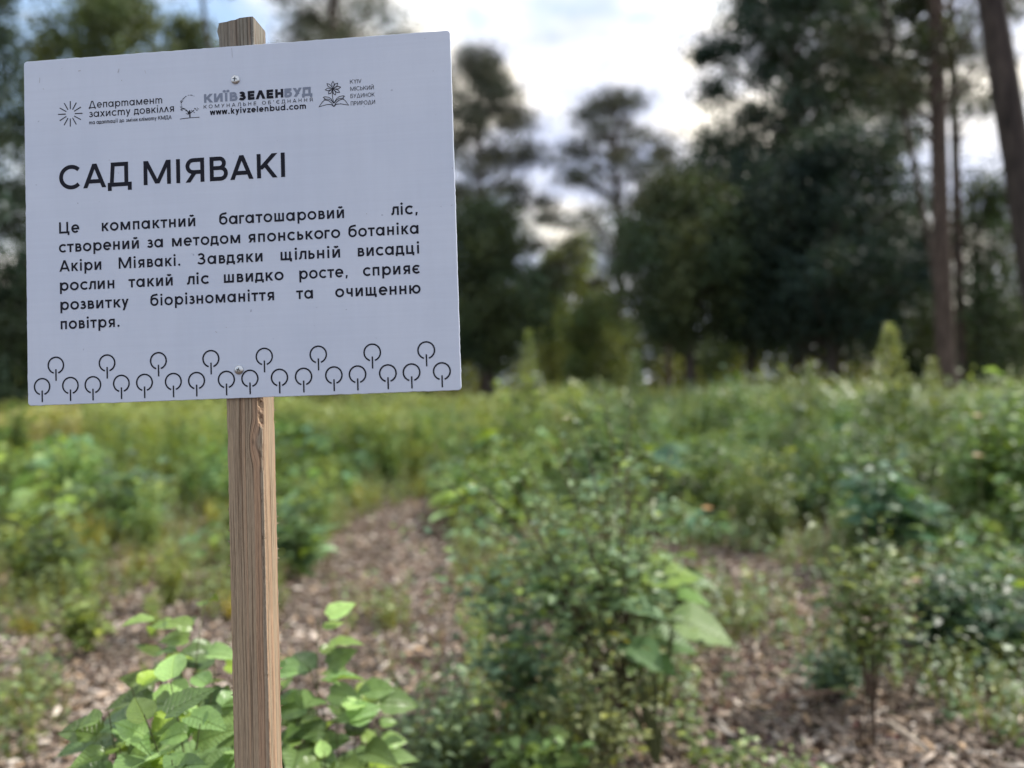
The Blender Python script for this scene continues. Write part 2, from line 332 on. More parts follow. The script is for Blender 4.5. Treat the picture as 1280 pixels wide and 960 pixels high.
sign.matrix_world = rootm
def loc(u, v, n=0.0): return (u - UC, n, ROOTLEN - v)
BT = .0032                                                  # panel thickness; the post starts behind it
POST_TOP = ROOTLEN + .0325
KNOT = (b_uv(317, 553)[0] - UC, ROOTLEN - b_uv(317, 553)[1])
M_post = post_material()

def sign_board():
    pts = []; rr = .004
    def side(a, b, n):
        for i in range(n):
            t = i / n; pts.append((a[0] + (b[0] - a[0]) * t, a[1] + (b[1] - a[1]) * t))
    for (cx_, cy_, a0) in ((rr, rr, 180), (BW - rr, rr, 270), (BW - rr, BH - rr, 0), (rr, BH - rr, 90)):
        for k in range(5):
            a = R(a0 + 90 * k / 4); q = .3 if (cx_ > .1 and cy_ < .1) else 1
            pts.append((cx_ + rr * math.cos(a), cy_ + rr * math.sin(a)))
        nxt = {180: ((rr, 0), (BW - rr, 0)), 270: ((BW, rr), (BW, BH - rr)), 0: ((BW - rr, BH), (rr, BH)), 90: ((0, BH - rr), (0, rr))}[a0]
        for i in range(1, 90):
            t = i / 90; j = rnd.gauss(0, .00016) if rnd.random() < .6 else 0
            x = nxt[0][0] + (nxt[1][0] - nxt[0][0]) * t; y = nxt[0][1] + (nxt[1][1] - nxt[0][1]) * t
            if a0 in (180, 0): y += j
            else: x += j
            pts.append((x, y))
    n = len(pts); bev = .0004
    c = (BW / 2, BH / 2)
    def inset(p, d): 
        vx = 1 if p[0] < c[0] else -1; vy = 1 if p[1] < c[1] else -1
        return (p[0] + (vx * d if min(p[0], BW - p[0]) < .01 else 0), p[1] + (vy * d if min(p[1], BH - p[1]) < .01 else 0))
    V = [loc(*inset(p, bev), 0) for p in pts] + [loc(*p, bev) for p in pts] + [loc(*p, BT) for p in pts]
    me = bpy.data.meshes.new('board'); F = [tuple(range(n))[::-1], tuple(range(2 * n, 3 * n))]
    for l in (0, 1):
        for i in range(n): j = (i + 1) % n; F.append((l * n + i, l * n + j, (l + 1) * n + j, (l + 1) * n + i))
    me.from_pydata(V, [], F); me.materials.append(M_board); me.update()
    import bmesh
    bm = bmesh.new(); bm.from_mesh(me); bmesh.ops.recalc_face_normals(bm, faces=bm.faces); bm.to_mesh(me); bm.free()
    link(bpy.data.objects.new('board', me), sign)
sign_board()

def sign_post():
    nr = 520; zs = [POST_TOP + .3 - .3 - (POST_TOP + .25) * (i / (nr - 1)) ** 1 for i in range(nr)]
    hw, y0, y1 = PWID / 2, BT + .0004, BT + .0004 + PDEP
    sec = []
    m_ = 9
    for i in range(m_): sec.append((-hw + 2 * hw * i / (m_ - 1), y0))
    for i in range(1, m_): sec.append((hw, y0 + PDEP * i / (m_ - 1)))
    for i in range(1, m_): sec.append((hw - 2 * hw * i / (m_ - 1), y1))
    for i in range(1, m_ - 1): sec.append((-hw, y1 - PDEP * i / (m_ - 1)))
    n = len(sec); V = []; F = []
    walk = [0] * 4
    zk1 = ROOTLEN - b_uv(330, 505)[1]; zk2 = ROOTLEN - b_uv(328, 524)[1]
    for z in zs:
        for c_ in range(4): walk[c_] = walk[c_] * .8 + rnd.gauss(0, .00022)
        for k, (x, y) in enumerate(sec):
            yy, xx = y, x
            corner = {0: 0, m_ - 1: 1, 2 * (m_ - 1): 2, 3 * (m_ - 1): 3}.get(k)
            if corner is not None:
                r_ = .0008 + abs(walk[corner]) * .7
                xx += -math.copysign(r_, x); yy += r_ if y < (y0 + y1) / 2 else -r_
                if corner == 1:
                    for zc, dd, dz in ((zk1, .0042, .006), (zk2, .0036, .007), (zk1 - .055, .0012, .02)):
                        q = math.exp(-((z - zc) / dz) ** 2) * dd; xx -= q; yy += q * .6
                if corner == 0:
                    q = math.exp(-((z - (POST_TOP - .012)) / .004) ** 2) * .0022; xx -= q
            else:
                pass
            zz = z
            if z == zs[0]: zz = z + (.0035 * (x / hw) * .8 if True else 0) + rnd.gauss(0, .0005) - (y - y0) * .05
            V.append((xx, yy, zz))
    for i in range(nr - 1):
        for k in range(n): k2 = (k + 1) % n; F.append((i * n + k, i * n + k2, (i + 1) * n + k2, (i + 1) * n + k))
    F.append(tuple(range(n)))
    me = bpy.data.meshes.new('post'); me.from_pydata(V, [], F); me.materials.append(M_post); me.update()
    import bmesh
    bm = bmesh.new(); bm.from_mesh(me); bmesh.ops.recalc_face_normals(bm, faces=bm.faces); bm.to_mesh(me); bm.free()
    link(bpy.data.objects.new('post', me), sign)
    # splinters standing off the sawn edges
    mb = MB()
    for i in range(130):
        z = POST_TOP - rnd.random() * 1.0; s_ = rnd.choice((1, 1, 1, -1)); x = s_ * hw; y = rnd.choice((y0, y1)) if s_ < 0 else rnd.choice((y1, y1, y0))
        l_ = rnd.uniform(.0008, .0028)
        mb.add([(x - s_ * .001, y, z - .0006), (x - s_ * .001, y, z + .0012), (x + s_ * l_ * .6, y + rnd.uniform(-.001, .001), z + l_ * rnd.uniform(-.3, 1)), (x - s_ * .001, y + .0007, z)],
               [(0, 1, 2), (1, 3, 2), (3, 0, 2)])
    tag(mb.build('splinters', M_post, sign), kind='stuff')
sign_post()

# ---- print on the board: strokes of a constant width, each laid as a thin film on the panel
ZOFF = [0]
class Ink:
    def __init__(s): s.V = []; s.F = []
    def poly(s, pts):
        ZOFF[0] = (ZOFF[0] + 1) % 40; n_ = -.00022 - ZOFF[0] * .000003
        b = len(s.V); s.V += [loc(u, v, n_) for u, v in pts]; s.F.append(tuple(range(b, b + len(pts))))
    def ribbon(s, pts, w, closed=False):
        n = len(pts); Lp, Rp = [], []
        for i in range(n):
            a = pts[(i - 1) % n] if (closed or i > 0) else None; b = pts[(i + 1) % n] if (closed or i < n - 1) else None; p = pts[i]
            def nrm(p, q):
                dx, dy = q[0] - p[0], q[1] - p[1]; l = math.hypot(dx, dy) or 1e-9; return (-dy / l, dx / l)
            if a is None: nx, ny = nrm(p, b); k = 1
            elif b is None: nx, ny = nrm(a, p); k = 1
            else:
                n1, n2 = nrm(a, p), nrm(p, b); nx, ny = n1[0] + n2[0], n1[1] + n2[1]; l = math.hypot(nx, ny) or 1e-9; nx /= l; ny /= l
                k = min(2.0, 1 / max(.3, nx * n1[0] + ny * n1[1]))
            Lp.append((p[0] + nx * w / 2 * k, p[1] + ny * w / 2 * k)); Rp.append((p[0] - nx * w / 2 * k, p[1] - ny * w / 2 * k))
        ZOFF[0] = (ZOFF[0] + 1) % 40; n_ = -.00022 - ZOFF[0] * .000003
        b = len(s.V); s.V += [loc(u, v, n_) for u, v in Lp + Rp]
        for i in range(n if closed else n - 1): j = (i + 1) % n; s.F.append((b + i, b + j, b + n + j, b + n + i))
    def build(s, name, mat_, label=None):
        me = bpy.data.meshes.new(name); me.from_pydata(s.V, [], s.F); me.materials.append(mat_); me.update()
        o = link(bpy.data.objects.new(name, me), sign)
        if label: o['label'] = label
        return o

def arc(cx, cy, rx, ry, a0, a1, n=18): return [(cx + rx * math.cos(R(a0 + (a1 - a0) * i / n)), cy + ry * math.sin(R(a0 + (a1 - a0) * i / n))) for i in range(n + 1)]
XH = .74
def glyph(c, w):
    """returns (advance width, strokes); y up, capital height 1"""
    t = w / 2; S = []
    def Ln(*p): S.append(('L', list(p), False))
    def Pl(p): S.append(('L', p, False))
    def Rg(cx, cy, rx, ry): S.append(('L', arc(cx, cy, rx, ry, 0, 360, 36)[:-1], True))
    def D(p, q): S.append(('D', p, q))
    def st(x, y0, y1): Ln((x, y0), (x, y1))
    def hb(y, x0, x1): Ln((x0, y), (x1, y))
    def bowl(x0, xr, y0, y1):
        r = (y1 - y0) / 2; Pl([(x0, y1)] + arc(xr - r, (y0 + y1) / 2, r, r, 90, -90, 14) + [(x0, y0)])
    def bowlm(x1, xl, y0, y1):
        r = (y1 - y0) / 2; Pl([(x1, y1)] + arc(xl + r, (y0 + y1) / 2, r, r, 90, 270, 14) + [(x1, y0)])
    def dot(x, y): 
        q = w * .62; S.append(('P', arc(x, y, q, q, 0, 360, 14)[:-1]))
    low = c.islower(); h = XH if low else 1.0; d = w * .58
    k = c
    if c in 'вгдзийклмнпстчшщцьюяхоє': k = c.upper()
    if k == 'О' or k == 'O': W = 1.03 * h; Rg(W / 2, h / 2, W / 2 - t, h / 2 - t + .01)
    elif k == 'С' or c == 'c':
        W = (.93 if not low else .9) * h; Pl(arc(.515 * h, h / 2, .515 * h - t, h / 2 - t + .01, 44, 316, 28))
    elif k == 'Є': W = .92 * h; Pl(arc(.515 * h, h / 2, .515 * h - t, h / 2 - t + .01, 44, 316, 28)); hb(h / 2, w * .9, .66 * h)
    elif k == 'А': W = .98; D((d, 0), (W / 2, h)); D((W - d, 0), (W / 2, h)); hb(.27, .2, W - .2)
    elif k == 'Д':
        W = 1.0 * h; Ln((.17 * W, w * .9), (.22 * W, h - t)); hb(h - t, .22 * W - t, .86 * W); st(.86 * W - t, w * .9, h - t); hb(t, 0, W); st(t, -.17 * h, w * .9); st(W - t, -.17 * h, w * .9)
    elif c == 'Ḏ': W = 1.0; Ln((.12, t), (.42, 1 - t), (.58, 1 - t), (.88, t)); hb(t, 0, W); st(t, -.12, w); st(W - t, -.12, w)
    elif k == 'М': W = 1.16 * h; st(t, 0, h); st(W - t, 0, h); D((w * .62, h), (W / 2, .04 * h)); D((W - w * .62, h), (W / 2, .04 * h))
    elif k in 'ІI' : W = w; st(t, 0, h)
    elif k == 'Я': W = .79 * h; st(W - t, 0, h); bowlm(W - t, t, .42 * h, h - t); D((d, 0), (.52 * W, .44 * h))
    elif k == 'В': W = .76 * h; st(t, 0, h); bowl(t, .90 * W - t, .53 * h, h - t); bowl(t, W - t, t, .53 * h)
    elif k in 'КK': W = .84 * h; st(t, 0, h); D((w * .8, .36 * h), (W - d, h)); D((.38 * W, .58 * h), (W - d * .95, 0))
    elif k == 'Н': W = .80 * h; st(t, 0, h); st(W - t, 0, h); hb(h * .5, w, W - w)
    elif k == 'П': W = .78 * h; st(t, 0, h); st(W - t, 0, h); hb(h - t, w * .5, W - w * .5)
    elif k == 'Т': W = .80 * h; st(W / 2, 0, h - t); hb(h - t, 0, W)
    elif k == 'Г': W = .60 * h; st(t, 0, h); hb(h - t, t, W)
    elif k in 'ИЙ':
        W = .84 * h; st(t, 0, h); st(W - t, 0, h); D((w * .7, .02), (W - w * .7, h - .02))
        if k == 'Й': Pl(arc(W / 2, h + .30, .15, .13, 200, 340, 10))
    elif k == 'Л': W = .84 * h; st(W - t, 0, h); hb(h - t, .27 * W, W - t); Pl([(.32 * W, h - t), (.29 * W, .45 * h), (.24 * W, .2 * h), (.14 * W, t * 1.1), (0, t)])
    elif c == 'Λ': W = .98; D((d, 0), (W / 2, 1)); D((W - d, 0), (W / 2, 1))
    elif c == 'λ': W = .66; D((d, 0), (W / 2, h)); D((W - d, 0), (W / 2, h))
    elif k == 'З':
        W = .72 * h; md = .53 * h; Pl(arc(.47 * W, (md + h - t) / 2, .43 * W - t, (h - t - md) / 2, 155, -90, 20) + arc(.48 * W, (t + md) / 2, .52 * W - t, (md - t) / 2, 90, -155, 22))
    elif k in 'ШЩЦ':
        W = (1.14 if k != 'Ц' else .82) * h; st(t, 0, h); st(W - t, 0, h); hb(t, t, W - t)
        if k != 'Ц': st(W / 2, 0, h)
        if k != 'Ш': hb(t, W - t, W + .11 * h); st(W + .11 * h - t, -.17 * h, t * 2); W += .11 * h
    elif k == 'Ч': W = .74 * h; st(W - t, 0, h); Pl([(t, h), (t, .64 * h)] + arc(t + .2 * h, .62 * h, .2 * h, .2 * h, 180, 270, 8) + [(W - t, .42 * h)])
    elif k == 'Ь': W = .70 * h; st(t, 0, h); bowl(t, W - t, t, .58 * h)
    elif k == 'Б': W = .74 * h; st(t, 0, h); bowl(t, W - t, t, .58 * h); hb(h - t, t, .92 * W)
    elif k == 'Ю': W = 1.28 * h; st(t, 0, h); hb(h / 2, w, .34 * h); Rg(W - .48 * h, h / 2, .48 * h - t, h / 2 - t + .01)
    elif k == 'Е': W = .66; st(t, 0, h); hb(t, t, W); hb(h / 2, t, W - .04); hb(h - t, t, W)
    elif k == 'Р': W = .72; st(t, 0, h); bowl(t, W - t, .42, h - t)
    elif k == 'У': W = .86; D((d, h), (.5 * W + t * .5, .30)); D((W - d, h), (.26 * W, 0))
    elif c == 'у' or c == 'y': W = .84 * XH; D((d, XH), (.5 * W, .02)); D((W - d, XH), (.27 * W, -.27))
    elif k == 'Х': W = .86 * h; D((d, 0), (W - d, h)); D((d, h), (W - d, 0))
    elif c == 'Y': W = .86; D((d, 1), (W / 2, .45)); D((W - d, 1), (W / 2, .45)); st(W / 2, 0, .5)
    elif c == 'V': W = .86; D((d, 1), (W / 2, 0)); D((W - d, 1), (W / 2, 0))
    elif k in 'Ї': W = max(w, .3); st(W / 2, 0, 1); dot(W / 2 - .17, 1.18); dot(W / 2 + .17, 1.18)
    elif c == 'а': W = 1.02 * XH; Rg(.485 * XH, XH / 2, .485 * XH - t, XH / 2 - t + .01); st(W - t, 0, XH)
    elif c == 'б': W = 1.0 * XH; Rg(W / 2, .36, W / 2 - t, .36 - t + .01); Pl([(t, .36), (t * 1.05, .58), (.13, .80), (.24, .90), (.40, .945), (.66, .985)])
    elif c == 'е' or c == 'e': W = .98 * XH; Pl([(w * .6, XH / 2), (W - t, XH / 2)] + arc(W / 2, XH / 2, W / 2 - t, XH / 2 - t + .01, 0, 318, 30)[1:])
    elif c == 'р': W = 1.02 * XH; st(t, -.28, XH); Rg(W - .485 * XH, XH / 2, .485 * XH - t, XH / 2 - t + .01)
    elif c in 'іi': W = w * 1.1; st(W / 2, 0, XH); dot(W / 2, XH + .2)
    elif c == 'ї': W = .3; st(W / 2, 0, XH); dot(W / 2 - .13, XH + .2); dot(W / 2 + .13, XH + .2)
    elif c == 'w': W = 1.15 * XH * 1.05; D((d, XH), (.27 * W, 0)); D((.5 * W, XH), (.27 * W, 0)); D((.5 * W, XH), (.73 * W, 0)); D((W - d, XH), (.73 * W, 0))
    elif c == 'k': W = .8 * XH; st(t, 0, 1.0); D((w * .8, .25), (W - d, XH)); D((.38 * W, .42), (W - d, 0))
    elif c == 'v': W = .86 * XH; D((d, XH), (W / 2, 0)); D((W - d, XH), (W / 2, 0))
    elif c == 'z': W = .74 * XH; hb(XH - t, 0, W); hb(t, 0, W); D((d * 1.3, w * .6), (W - d * 1.3, XH - w * .6))
    elif c == 'l': W = w; st(t, 0, 1.0)
    elif c == 'b': W = 1.0 * XH; st(t, 0, 1.0); Rg(W - .485 * XH, XH / 2, .485 * XH - t, XH / 2 - t + .01)
    elif c == 'd': W = 1.0 * XH; st(W - t, 0, 1.0); Rg(.485 * XH, XH / 2, .485 * XH - t, XH / 2 - t + .01)
    elif c == 'n': W = .82 * XH; st(t, 0, XH); r = W / 2 - t; Pl([(t, .3)] + arc(W / 2, XH - r - t, r, r, 180, 0, 14) + [(W - t, 0)])
    elif c == 'u': W = .82 * XH; st(W - t, 0, XH); r = W / 2 - t; Pl([(t, XH)] + arc(W / 2, r + t, r, r, 180, 360, 14))
    elif c in 'mт': 
        W = 1.3 * XH; st(t, 0, XH); r = (W / 2 - t) / 2
        for q in (0, 1): x0 = t + q * 2 * r; Pl([(x0, .3)] + arc(x0 + r, XH - r - t, r, r, 180, 0, 12) + [(x0 + 2 * r, 0)])
    elif c == 'o': W = 1.0 * XH; Rg(W / 2, XH / 2, W / 2 - t, XH / 2 - t + .01)
    elif c == '.': W = w * 1.2; dot(W / 2, w * .55)
    elif c == ',': W = w * 1.3; S.append(('P', [(0.1 * w, -.13), (.25 * w, .16), (1.25 * w, .16), (.8 * w, -.13)]))
    elif c == "'": W = w; st(t, .66, 1.0)
    else: W = .5
    return W, S
ROUNDL = set('ОСЄосєеабcoedа'); ROUNDR = set('ОоЮюброbрoeеєЬьВвЯ'); DIAG = set('АУХухVYvwyλΛzт')
def bear(c, side):
    if c in 'АДдУуХхVYvwyλΛзл': return .03
    if c in 'тТгГ': return .035
    if side == 0 and c in ROUNDL: return .06
    if side == 1 and c in 'ОоЮюробbрoeеЄВвЬьЯ'.replace('Я', ''): return .06
    if side == 1 and c in 'сСКкZzc': return .045
    return .115
def word(ink, text, px0, px1, base_, cap_px, wt=.15, track=0.0):
    """text between photo columns px0 and px1, baseline through photo point base_, capitals cap_px pixels high there"""
    text = text.replace('т', 'Ŧ') if False else text
    _, v0 = b_uv(*base_); _, vt = b_uv(base_[0], base_[1] - cap_px); sy = v0 - vt
    # columns to board u on this baseline
    def u_at(px):
        py = base_[1]
        for _ in range(4):
            u, v = b_uv(px, py); py += (v0 - v) / BH * 425
        return b_uv(px, py)[0]
    u0, u1 = u_at(px0), u_at(px1)
    x = 0; items = []
    for i, ch in enumerate(text):
        if i: x += bear(prev, 1) + bear(ch, 0) + track
        W, S = glyph(ch, wt); items.append((x, S)); x += W; prev = ch
    sx = (u1 - u0) / x
    for gx, S in items:
        T = lambda p: (u0 + (gx + p[0]) * sx, v0 - p[1] * sy)
        for s in S:
            if s[0] == 'L': ink.ribbon([T(p) for p in s[1]], wt * (sx * .5 + sy * .5), s[2])
            elif s[0] == 'P': ink.poly([T(p) for p in s[1]])
            else:
                (x0, y0), (x1, y1) = s[1], s[2]; l = math.hypot(x1 - x0, y1 - y0); hx = wt / 2 * l / abs(y1 - y0)
                ink.poly([T((x0 - hx, y0)), T((x1 - hx, y1)), T((x1 + hx, y1)), T((x0 + hx, y0))])
# 'т' in the body text is a plain T; the department logo uses the m-shaped one (Latin m)
_g = glyph
def glyph(c, w):
    if c == 'т':
        W, S = _g('Т', w); return W * XH, [(s[0], [(p[0] * XH, (p[1] - (1 - w / 2)) * XH + XH - w / 2) if i or True else p for i, p in enumerate(s[1])], s[2]) for s in S]
    return _g(c, w)
def glyph_T(w):
    t = w / 2; h = XH; W = .80 * h
    return W, [('L', [(W / 2, 0), (W / 2, h - t)], False), ('L', [(0, h - t), (W, h - t)], False)]
_g2 = glyph
def glyph(c, w): return glyph_T(w) if c == 'т' else _g(c, w)

ik = Ink(); word(ik, 'САД', 75, 165.6, (89, 236.5), 30.0, .165); ik.build('heading_word', M_ink)
ik = Ink(); word(ik, 'МІЯВАКІ', 180.6, 357.4, (185, 231.3), 30.0, .165); ik.build('heading_word', M_ink)
LINES = [
 [('Це', 75.2, 100.4), ('компактний', 128.5, 245.4), ('багатошаровий', 275.2, 431.4), ('ліс,', 490.4, 523.5)],
 [('створений', 75.0, 175), ('за', 185, 205.1), ('методом', 216.4, 301.7), ('японського', 312, 426.7), ('ботаніка', 436.9, 524.6)],
 [('Акіри', 75.6, 128.1), ('Міявакі.', 149.9, 226.9), ('Завдяки', 247.9, 329.7), ('щільній', 352.2, 426.7), ('висадці', 448.8, 525.5)],
 [('рослин', 76.5, 144.6), ('такий', 162.3, 217.5), ('ліс', 235.4, 263.1), ('швидко', 281.5, 356.2), ('росте,', 375.8, 436.4), ('сприяє', 455.4, 527)],
 [('розвитку', 77.2, 162.7), ('біорізноманіття', 189.6, 344.4), ('та', 372.1, 393), ('очищенню', 420.8, 527.6)],
 [('повітря.', 77.7, 151.2)]]
for ln, by in zip(LINES, (291.9, 315.7, 339.6, 363.6, 387.7, 411.7)):
    _, vb = b_uv(77, by)
    for t_, a, b in ln:
        ik = Ink(); py = by
        for _ in range(4): u, v = b_uv(a, py); py += (vb - v) / BH * 425
        word(ik, t_, a, b, (a, py), 14.1 * (1 + (a - 77) * .00011), .165)
        ik.build('text_word', M_ink)

def wordset(ink, ws, origin, basepx, cap, wt, **k):
    _, vb = b_uv(*basepx)
    for t_, a, b in ws:
        py = basepx[1]
        for _ in range(4): u, v = b_uv(a, py); py += (vb - v) / BH * 425
        word(ink, t_, a, b, (a, py), cap, wt, **k)
ik = Ink()
for k in range(12):
    a = R(30 * k + 1); c0 = b_uv(88.3, 142.3); s_ = BW / 537
    ik.ribbon([(c0[0] + math.cos(a) * 5.9 * s_, c0[1] + math.sin(a) * 5.9 * s_), (c0[0] + math.cos(a) * 15.9 * s_, c0[1] + math.sin(a) * 15.9 * s_)], 1.15 * s_)
ik.build('sunburst_logo', M_ink)
ik = Ink()
wordset(ik, [('Ḏепарmаменm', 111.5, 203.2)], 0, (112, 135.4), 9.0, .13)
wordset(ik, [('захисmу', 111.8, 163.6), ('довкіλλя', 167.8, 218)], 0, (112, 146.7), 9.0, .13)
wordset(ik, [('mа', 112, 119), ('адапmації', 121.1, 147.7), ('до', 150, 155.7), ('зміни', 158, 172.3), ('клімаmу', 174.5, 196.2), ('КМДА', 198.2, 215.1)], 0, (112, 155.6), 4.8, .15)
ik.build('department_lettering', M_ink)
ik = Ink(); wordset(ik, [('КИЇВ', 255.4, 297.6)], 0, (256, 128.6), 10.8, .25, track=-.06); ik.build('grey_lettering', M_inkgrey); ik = Ink(); wordset(ik, [('БУД', 355.9, 390.9)], 0, (256, 128.6), 10.8, .25, track=-.06); ik.build('grey_lettering', M_inkgrey)
ik = Ink(); wordset(ik, [('ЗЕΛЕН', 298.6, 354.8)], 0, (256, 128.6), 10.8, .27, track=-.06); ik.build('bold_lettering', M_ink); ik = Ink()
wordset(ik, [('www.kyivzelenbud.com', 262.8, 383)], 0, (263, 144.0), 7.4, .19, track=-.03); ik.build('web_address_lettering', M_ink)
ik = Ink(); wordset(ik, [('КОМУНАЛЬНЕ', 255.1, 320.7), ("ОБ'ЄДНАННЯ", 328.1, 391.2)], 0, (256, 135.8), 4.5, .13, track=.45); ik.build('subtitle_lettering', M_ink)
# leafy tree emblem bent like the letter C
ik = Ink(); s_ = BW / 537; c0 = b_uv(237.5, 130.2)
def blob(u, v, r):
    a0 = rnd.random() * 3; ik.poly([(u + r * rnd.uniform(.6, 1.2) * math.cos(a0 + j * 1.047), v + r * rnd.uniform(.4, 1.0) * math.sin(a0 + j * 1.047)) for j in range(6)])
for k in range(78):
    a = rnd.uniform(30, 250); thick = .35 if a > 210 else (1.3 if a < 150 else .8)
    rr_ = 11.0 + rnd.uniform(-1.9, 1.9) * thick; blob(c0[0] + rr_ * s_ * math.cos(R(a)) , c0[1] + rr_ * s_ * math.sin(R(a)) * .95, rnd.uniform(.4, 1.1) * s_ * (1 if a < 200 else .6))
for k in range(9): a = rnd.uniform(255, 310); blob(c0[0] + 11.6 * s_ * math.cos(R(a)), c0[1] + 11.2 * s_ * math.sin(R(a)), .55 * s_)
def Bp(x, y): return b_uv(x, y)
ik.ribbon([Bp(237.5, 138), Bp(238, 146.8)], 1.5 * s_); ik.ribbon([Bp(237.8, 142), Bp(233, 137.5)], .9 * s_); ik.ribbon([Bp(237.8, 142), Bp(243, 137.8)], .9 * s_)
ik.ribbon([Bp(225.4, 148.9), Bp(232, 147.9), Bp(238, 147.3), Bp(250, 146.5)], .7 * s_); ik.build('tree_logo', M_ink)
# flower growing from an open book
ik = Ink(); z7 = lambda X, Y: b_uv(390 + X * .1094, 80 + Y * .1094); lw = .75 * s_
cx7, cy7 = 242, 283
for a, ln_ in ((-90, 84), (-50, 84), (-12, 90), (28, 88), (68, 76), (130, 78), (172, 88), (-140, 90)):
    q = R(a); ux, uy = math.cos(q), math.sin(q)
    def pt(l, s): return z7(cx7 + ux * l - uy * s, cy7 + uy * l + ux * s)
    ik.ribbon([pt(2, 0), pt(ln_ * .35, 9), pt(ln_ * .7, 15), pt(ln_, 0), pt(ln_ * .7, -15), pt(ln_ * .35, -9)], lw, True)
ik.ribbon([z7(242, 285), z7(236, 340), z7(240, 390), z7(254, 445)], lw)
for sx in (-1, 1):
    def q(x, y, k=sx): return z7(254 + k * x, y + (-14 if k > 0 else 4) * x / 165)
    ik.ribbon([q(0, 450), q(30, 400), q(60, 378), q(105, 372), q(122, 378), q(100, 392)], lw)
    ik.ribbon([q(0, 450), q(28, 418), q(60, 400), q(115, 398)], lw)
    ik.ribbon([q(0, 488), q(30, 462), q(80, 462), q(168, 484), q(130, 430), q(105, 408), q(60, 418), q(25, 445), q(0, 488)], lw * 1.1)
ik.build('flower_logo', M_ink)
ik = Ink()
for t_, x0, x1, yb in (('KYIV', 438, 568, 226), ('МІСЬКИЙ', 442, 710, 308), ('БУḎИНОК', 445, 720, 390), ('ПРИРОḎИ', 448, 725, 475)):
    word(ik, t_, 390 + x0 * .1094, 390 + x1 * .1094, (390 + x0 * .1094, 80 + yb * .1094), 5.1, .12)
ik.build('nature_house_lettering', M_ink)
# row of little ring trees along the lower edge, each its own printed mark
TOPR = [(71.8, 456.5), (135.8, 453.7), (200, 450.9), (265.6, 448.3), (332.3, 445.6), (399.8, 443), (467.3, 440.5), (534.8, 437.7)]
BOTR = [(54.7, 483.2), (90.1, 481.8), (118.2, 480.9), (153.8, 479.2), (182.7, 478), (218.8, 476.9), (247.8, 475.7), (285.1, 474.3), (314.5, 473), (351.5, 471.8), (381.6, 470.6), (419.5, 468.9), (449.1, 467.8), (487, 466.4), (516.6, 465.3), (554.5, 463.9)]
for (x, y) in TOPR + BOTR:
    ik = Ink(); u, v = b_uv(x, y); r_ = 9.85 * s_
    ik.ribbon(arc(u, v, r_, r_, 107, 433, 40), 1.85 * s_); ik.ribbon([(u, v + 4.8 * s_), (u, v + 19.0 * s_)], 1.75 * s_)
    ik.build('tree_symbol', M_ink)
# scuffs and nicks on the panel
ik = Ink()
for (x, y, dx, dy, w_) in ((98, 89, 3, -1, 1.0), (149, 86, -1.5, 5, .7), (181, 88, 1.5, 4, .4), (289.5, 60, 1, 12, .4), (50, 97, -.6, 7, .5), (54, 111, 1, .6, .8), (152, 100, .5, 1.4, .7), (271, 414, 2, 2, .6), (284, 409, 1, .5, .7), (459, 267, .7, .7, .8), (565, 257, 2, -1, .5), (137, 200, .9, .4, .8), (148.5, 216, .8, .8, .8), (77, 86, 1.2, -.3, .4), (531, 48, .8, .6, .7)):
    a, b = b_uv(x, y), b_uv(x + dx, y + dy); mid = ((a[0] + b[0]) / 2 + .0002, (a[1] + b[1]) / 2); ik.ribbon([a, mid, b], w_ * s_)
ik.build('scuff_marks', M_scratch)
# two cross-head screws
for (x, y) in ((294.7, 99.6), (300.9, 462.2)):
    u, v = b_uv(x, y); r_ = .00530; mb = MB(); V = []; F = []
    prof = [(1.0, 0), (1.0, -.0007), (.93, -.0013), (.75, -.0019), (.5, -.0023), (.25, -.0025)]; ns = 24
    for rr_, n_ in prof:
        for k in range(ns): a = 2 * math.pi * k / ns; V.append(loc(u + r_ * rr_ * math.cos(a), v + r_ * rr_ * math.sin(a), n_))
    for i in range(len(prof) - 1):
        for k in range(ns): k2 = (k + 1) % ns; F.append((i * ns + k, i * ns + k2, (i + 1) * ns + k2, (i + 1) * ns + k))
    V.append(loc(u, v, -.0025)); 
    for k in range(ns): F.append((5 * ns + k, 5 * ns + (k + 1) % ns, len(V) - 1))
    mb.add(V, F); o = mb.build('screw', M_steel, sign, smooth=True)
    mb = MB(); a0 = R(8 if y < 200 else 20)
    for j in (0, 1):
        a = a0 + j * math.pi / 2; cx_, sx_ = math.cos(a), math.sin(a); hl, hw = .0024, .00048; n_ = -.00262 - j * .00003
        mb.add([loc(u + cx_ * i * hl - sx_ * k * hw, v + sx_ * i * hl + cx_ * k * hw, n_) for i, k in ((-1, -1), (1, -1), (1, 1), (-1, 1))], [(0, 1, 2, 3)])
    d_ = mb.build('cross_slot', M_dark, o)  # flat dark strips on the head stand in for shade in the slot
    # parent keeps the same local frame, nothing to undo

